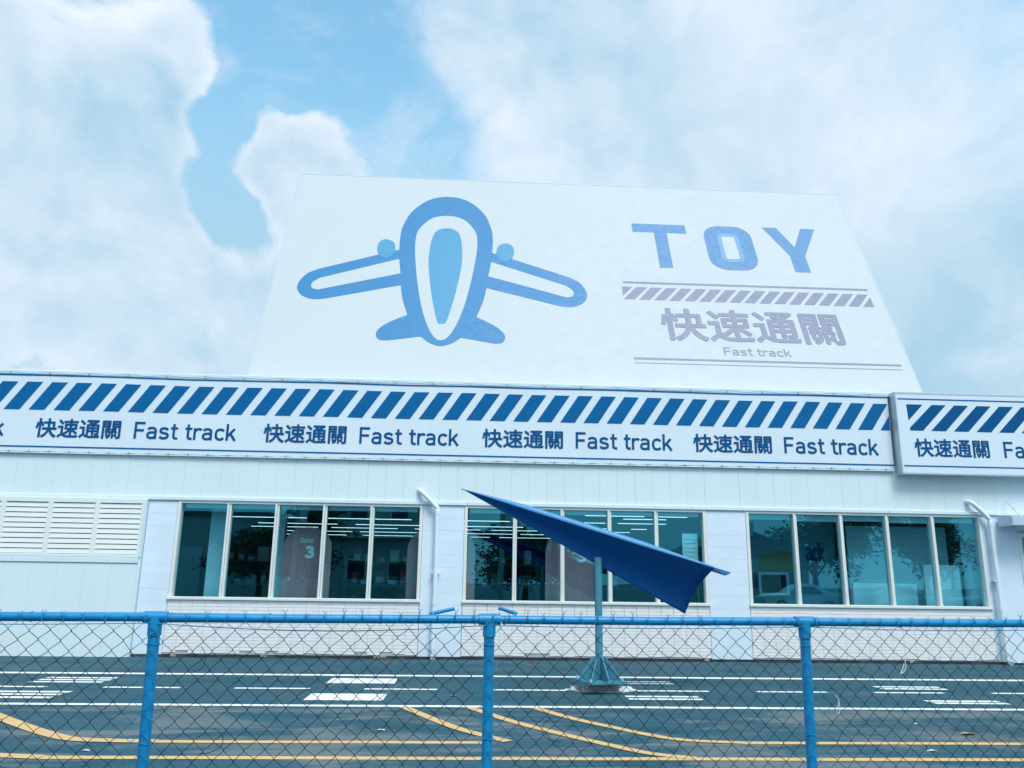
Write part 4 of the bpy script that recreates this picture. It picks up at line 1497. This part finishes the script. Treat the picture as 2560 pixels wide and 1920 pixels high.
PLS = ((-9.0, -26), (2.2, -27.5), (4.6, -29), (16.0, -30.5), (30.0, -33))
PLAB = ('utility pole mirrored in the left window band', 'nearer of two utility poles mirrored in the first pane of the middle window band', 'farther of two utility poles mirrored in the first pane of the middle window band',
        'utility pole mirrored beside the gabled house in the right window band', 'utility pole mirrored at the far right end of the right window band')
for (x, y), l in zip(PLS, PLAB):
    utility_pole(x, y, 6.6, l)
for i in range(len(PLS) - 1):
    a, b = PLS[i], PLS[i + 1]
    for k_, z in ((-.9, 6.35), (.9, 6.35), (-.4, 5.65), (.4, 5.65)):
        pts = [(a[0] + k_ + (b[0] - a[0]) * t, a[1] + (b[1] - a[1]) * t, z + .2 - .45 * 4 * t * (1 - t)) for t in [q / 12 for q in range(13)]]
        MB().tube(pts, .018, 4).build('overhead_wire', 'cable', None, pts[0], '%s overhead wire of the %s span between the mirrored utility poles' % ({(-.9, 6.35): 'upper left', (.9, 6.35): 'upper right', (-.4, 5.65): 'lower left', (.4, 5.65): 'lower right'}[(k_, z)], ('first', 'second', 'third', 'fourth')[i]), 'wire', 'overhead wires')


def car(x, y, rot, material, label):
    c_ = empty('parked_car', (x, y, 0), label, 'car', 'cars parked across the road')
    prof = [(-2.2, .35), (-2.22, .72), (-1.95, .86), (-1.05, .95), (-.35, 1.40), (.75, 1.45), (1.5, 1.05), (2.1, .98), (2.2, .60), (2.15, .32)]
    prof = catmull(prof, 3)
    vv, ff = [], []
    ys_ = (-.86, -.80, .80, .86)
    n = len(prof)
    for q, yy in enumerate((-.88, -.84, .84, .88)):
        for (a, b) in prof:
            tum = .22 * max(0, (b - .9) / .55)
            sg = 1 if yy > 0 else -1
            y_ = yy - sg * tum
            zb = b if abs(yy) < .86 else .3 + (b - .3) * .93
            vv.append((x + a * math.cos(rot) - y_ * math.sin(rot), y + a * math.sin(rot) + y_ * math.cos(rot), zb))
    for q in range(3):
        for i in range(n - 1):
            ff.append((q * n + i, q * n + i + 1, (q + 1) * n + i + 1, (q + 1) * n + i))
    ff.append(tuple(range(n)))
    ff.append(tuple(range(4 * n - 1, 3 * n - 1, -1)))
    ff.append((0, n, 2 * n, 3 * n))
    MB().add(vv, ff).build('body', material, c_)
    T = lambda a, b, z: (x + a * math.cos(rot) - b * math.sin(rot), y + a * math.sin(rot) + b * math.cos(rot), z)
    for sg in (-1, 1):
        gl = MB()
        gl.add([T(-.78, sg * .875, .99), T(1.15, sg * .875, .99), T(.70, sg * .735, 1.36), T(-.30, sg * .735, 1.33)], [(0, 1, 2, 3)])
        gl.add([T(-.78, sg * .80, .99), T(1.15, sg * .80, .99), T(.70, sg * .66, 1.36), T(-.30, sg * .66, 1.33)], [(0, 1, 2, 3)])
        gl.build('side_window', 'window_dark', c_)
        for a in (-1.35, 1.35):
            wl_ = MB().tube([T(a, sg * .72, .31), T(a, sg * .90, .31)], .31, 18).build('wheel', 'rubber', c_)
            MB().tube([T(a, sg * .90, .31), T(a, sg * .915, .31)], .19, 14).build('rim', 'metal', wl_)
        MB().add([T(-2.225, sg * .75, .62), T(-2.235, sg * .45, .62), T(-2.235, sg * .45, .74), T(-2.225, sg * .75, .74)], [(0, 1, 2, 3)]).build('headlight', 'blind', c_)


car(17.5, -26.5, .05, 'car_white', 'pale car mirrored low in the second pane of the right window band')
car(22.8, -26.2, math.pi - .04, 'car_silver', 'silver car mirrored low in the third pane of the right window band')
car(28.2, -26.4, .03, 'car_white', 'white car mirrored low at the right end of the right window band')
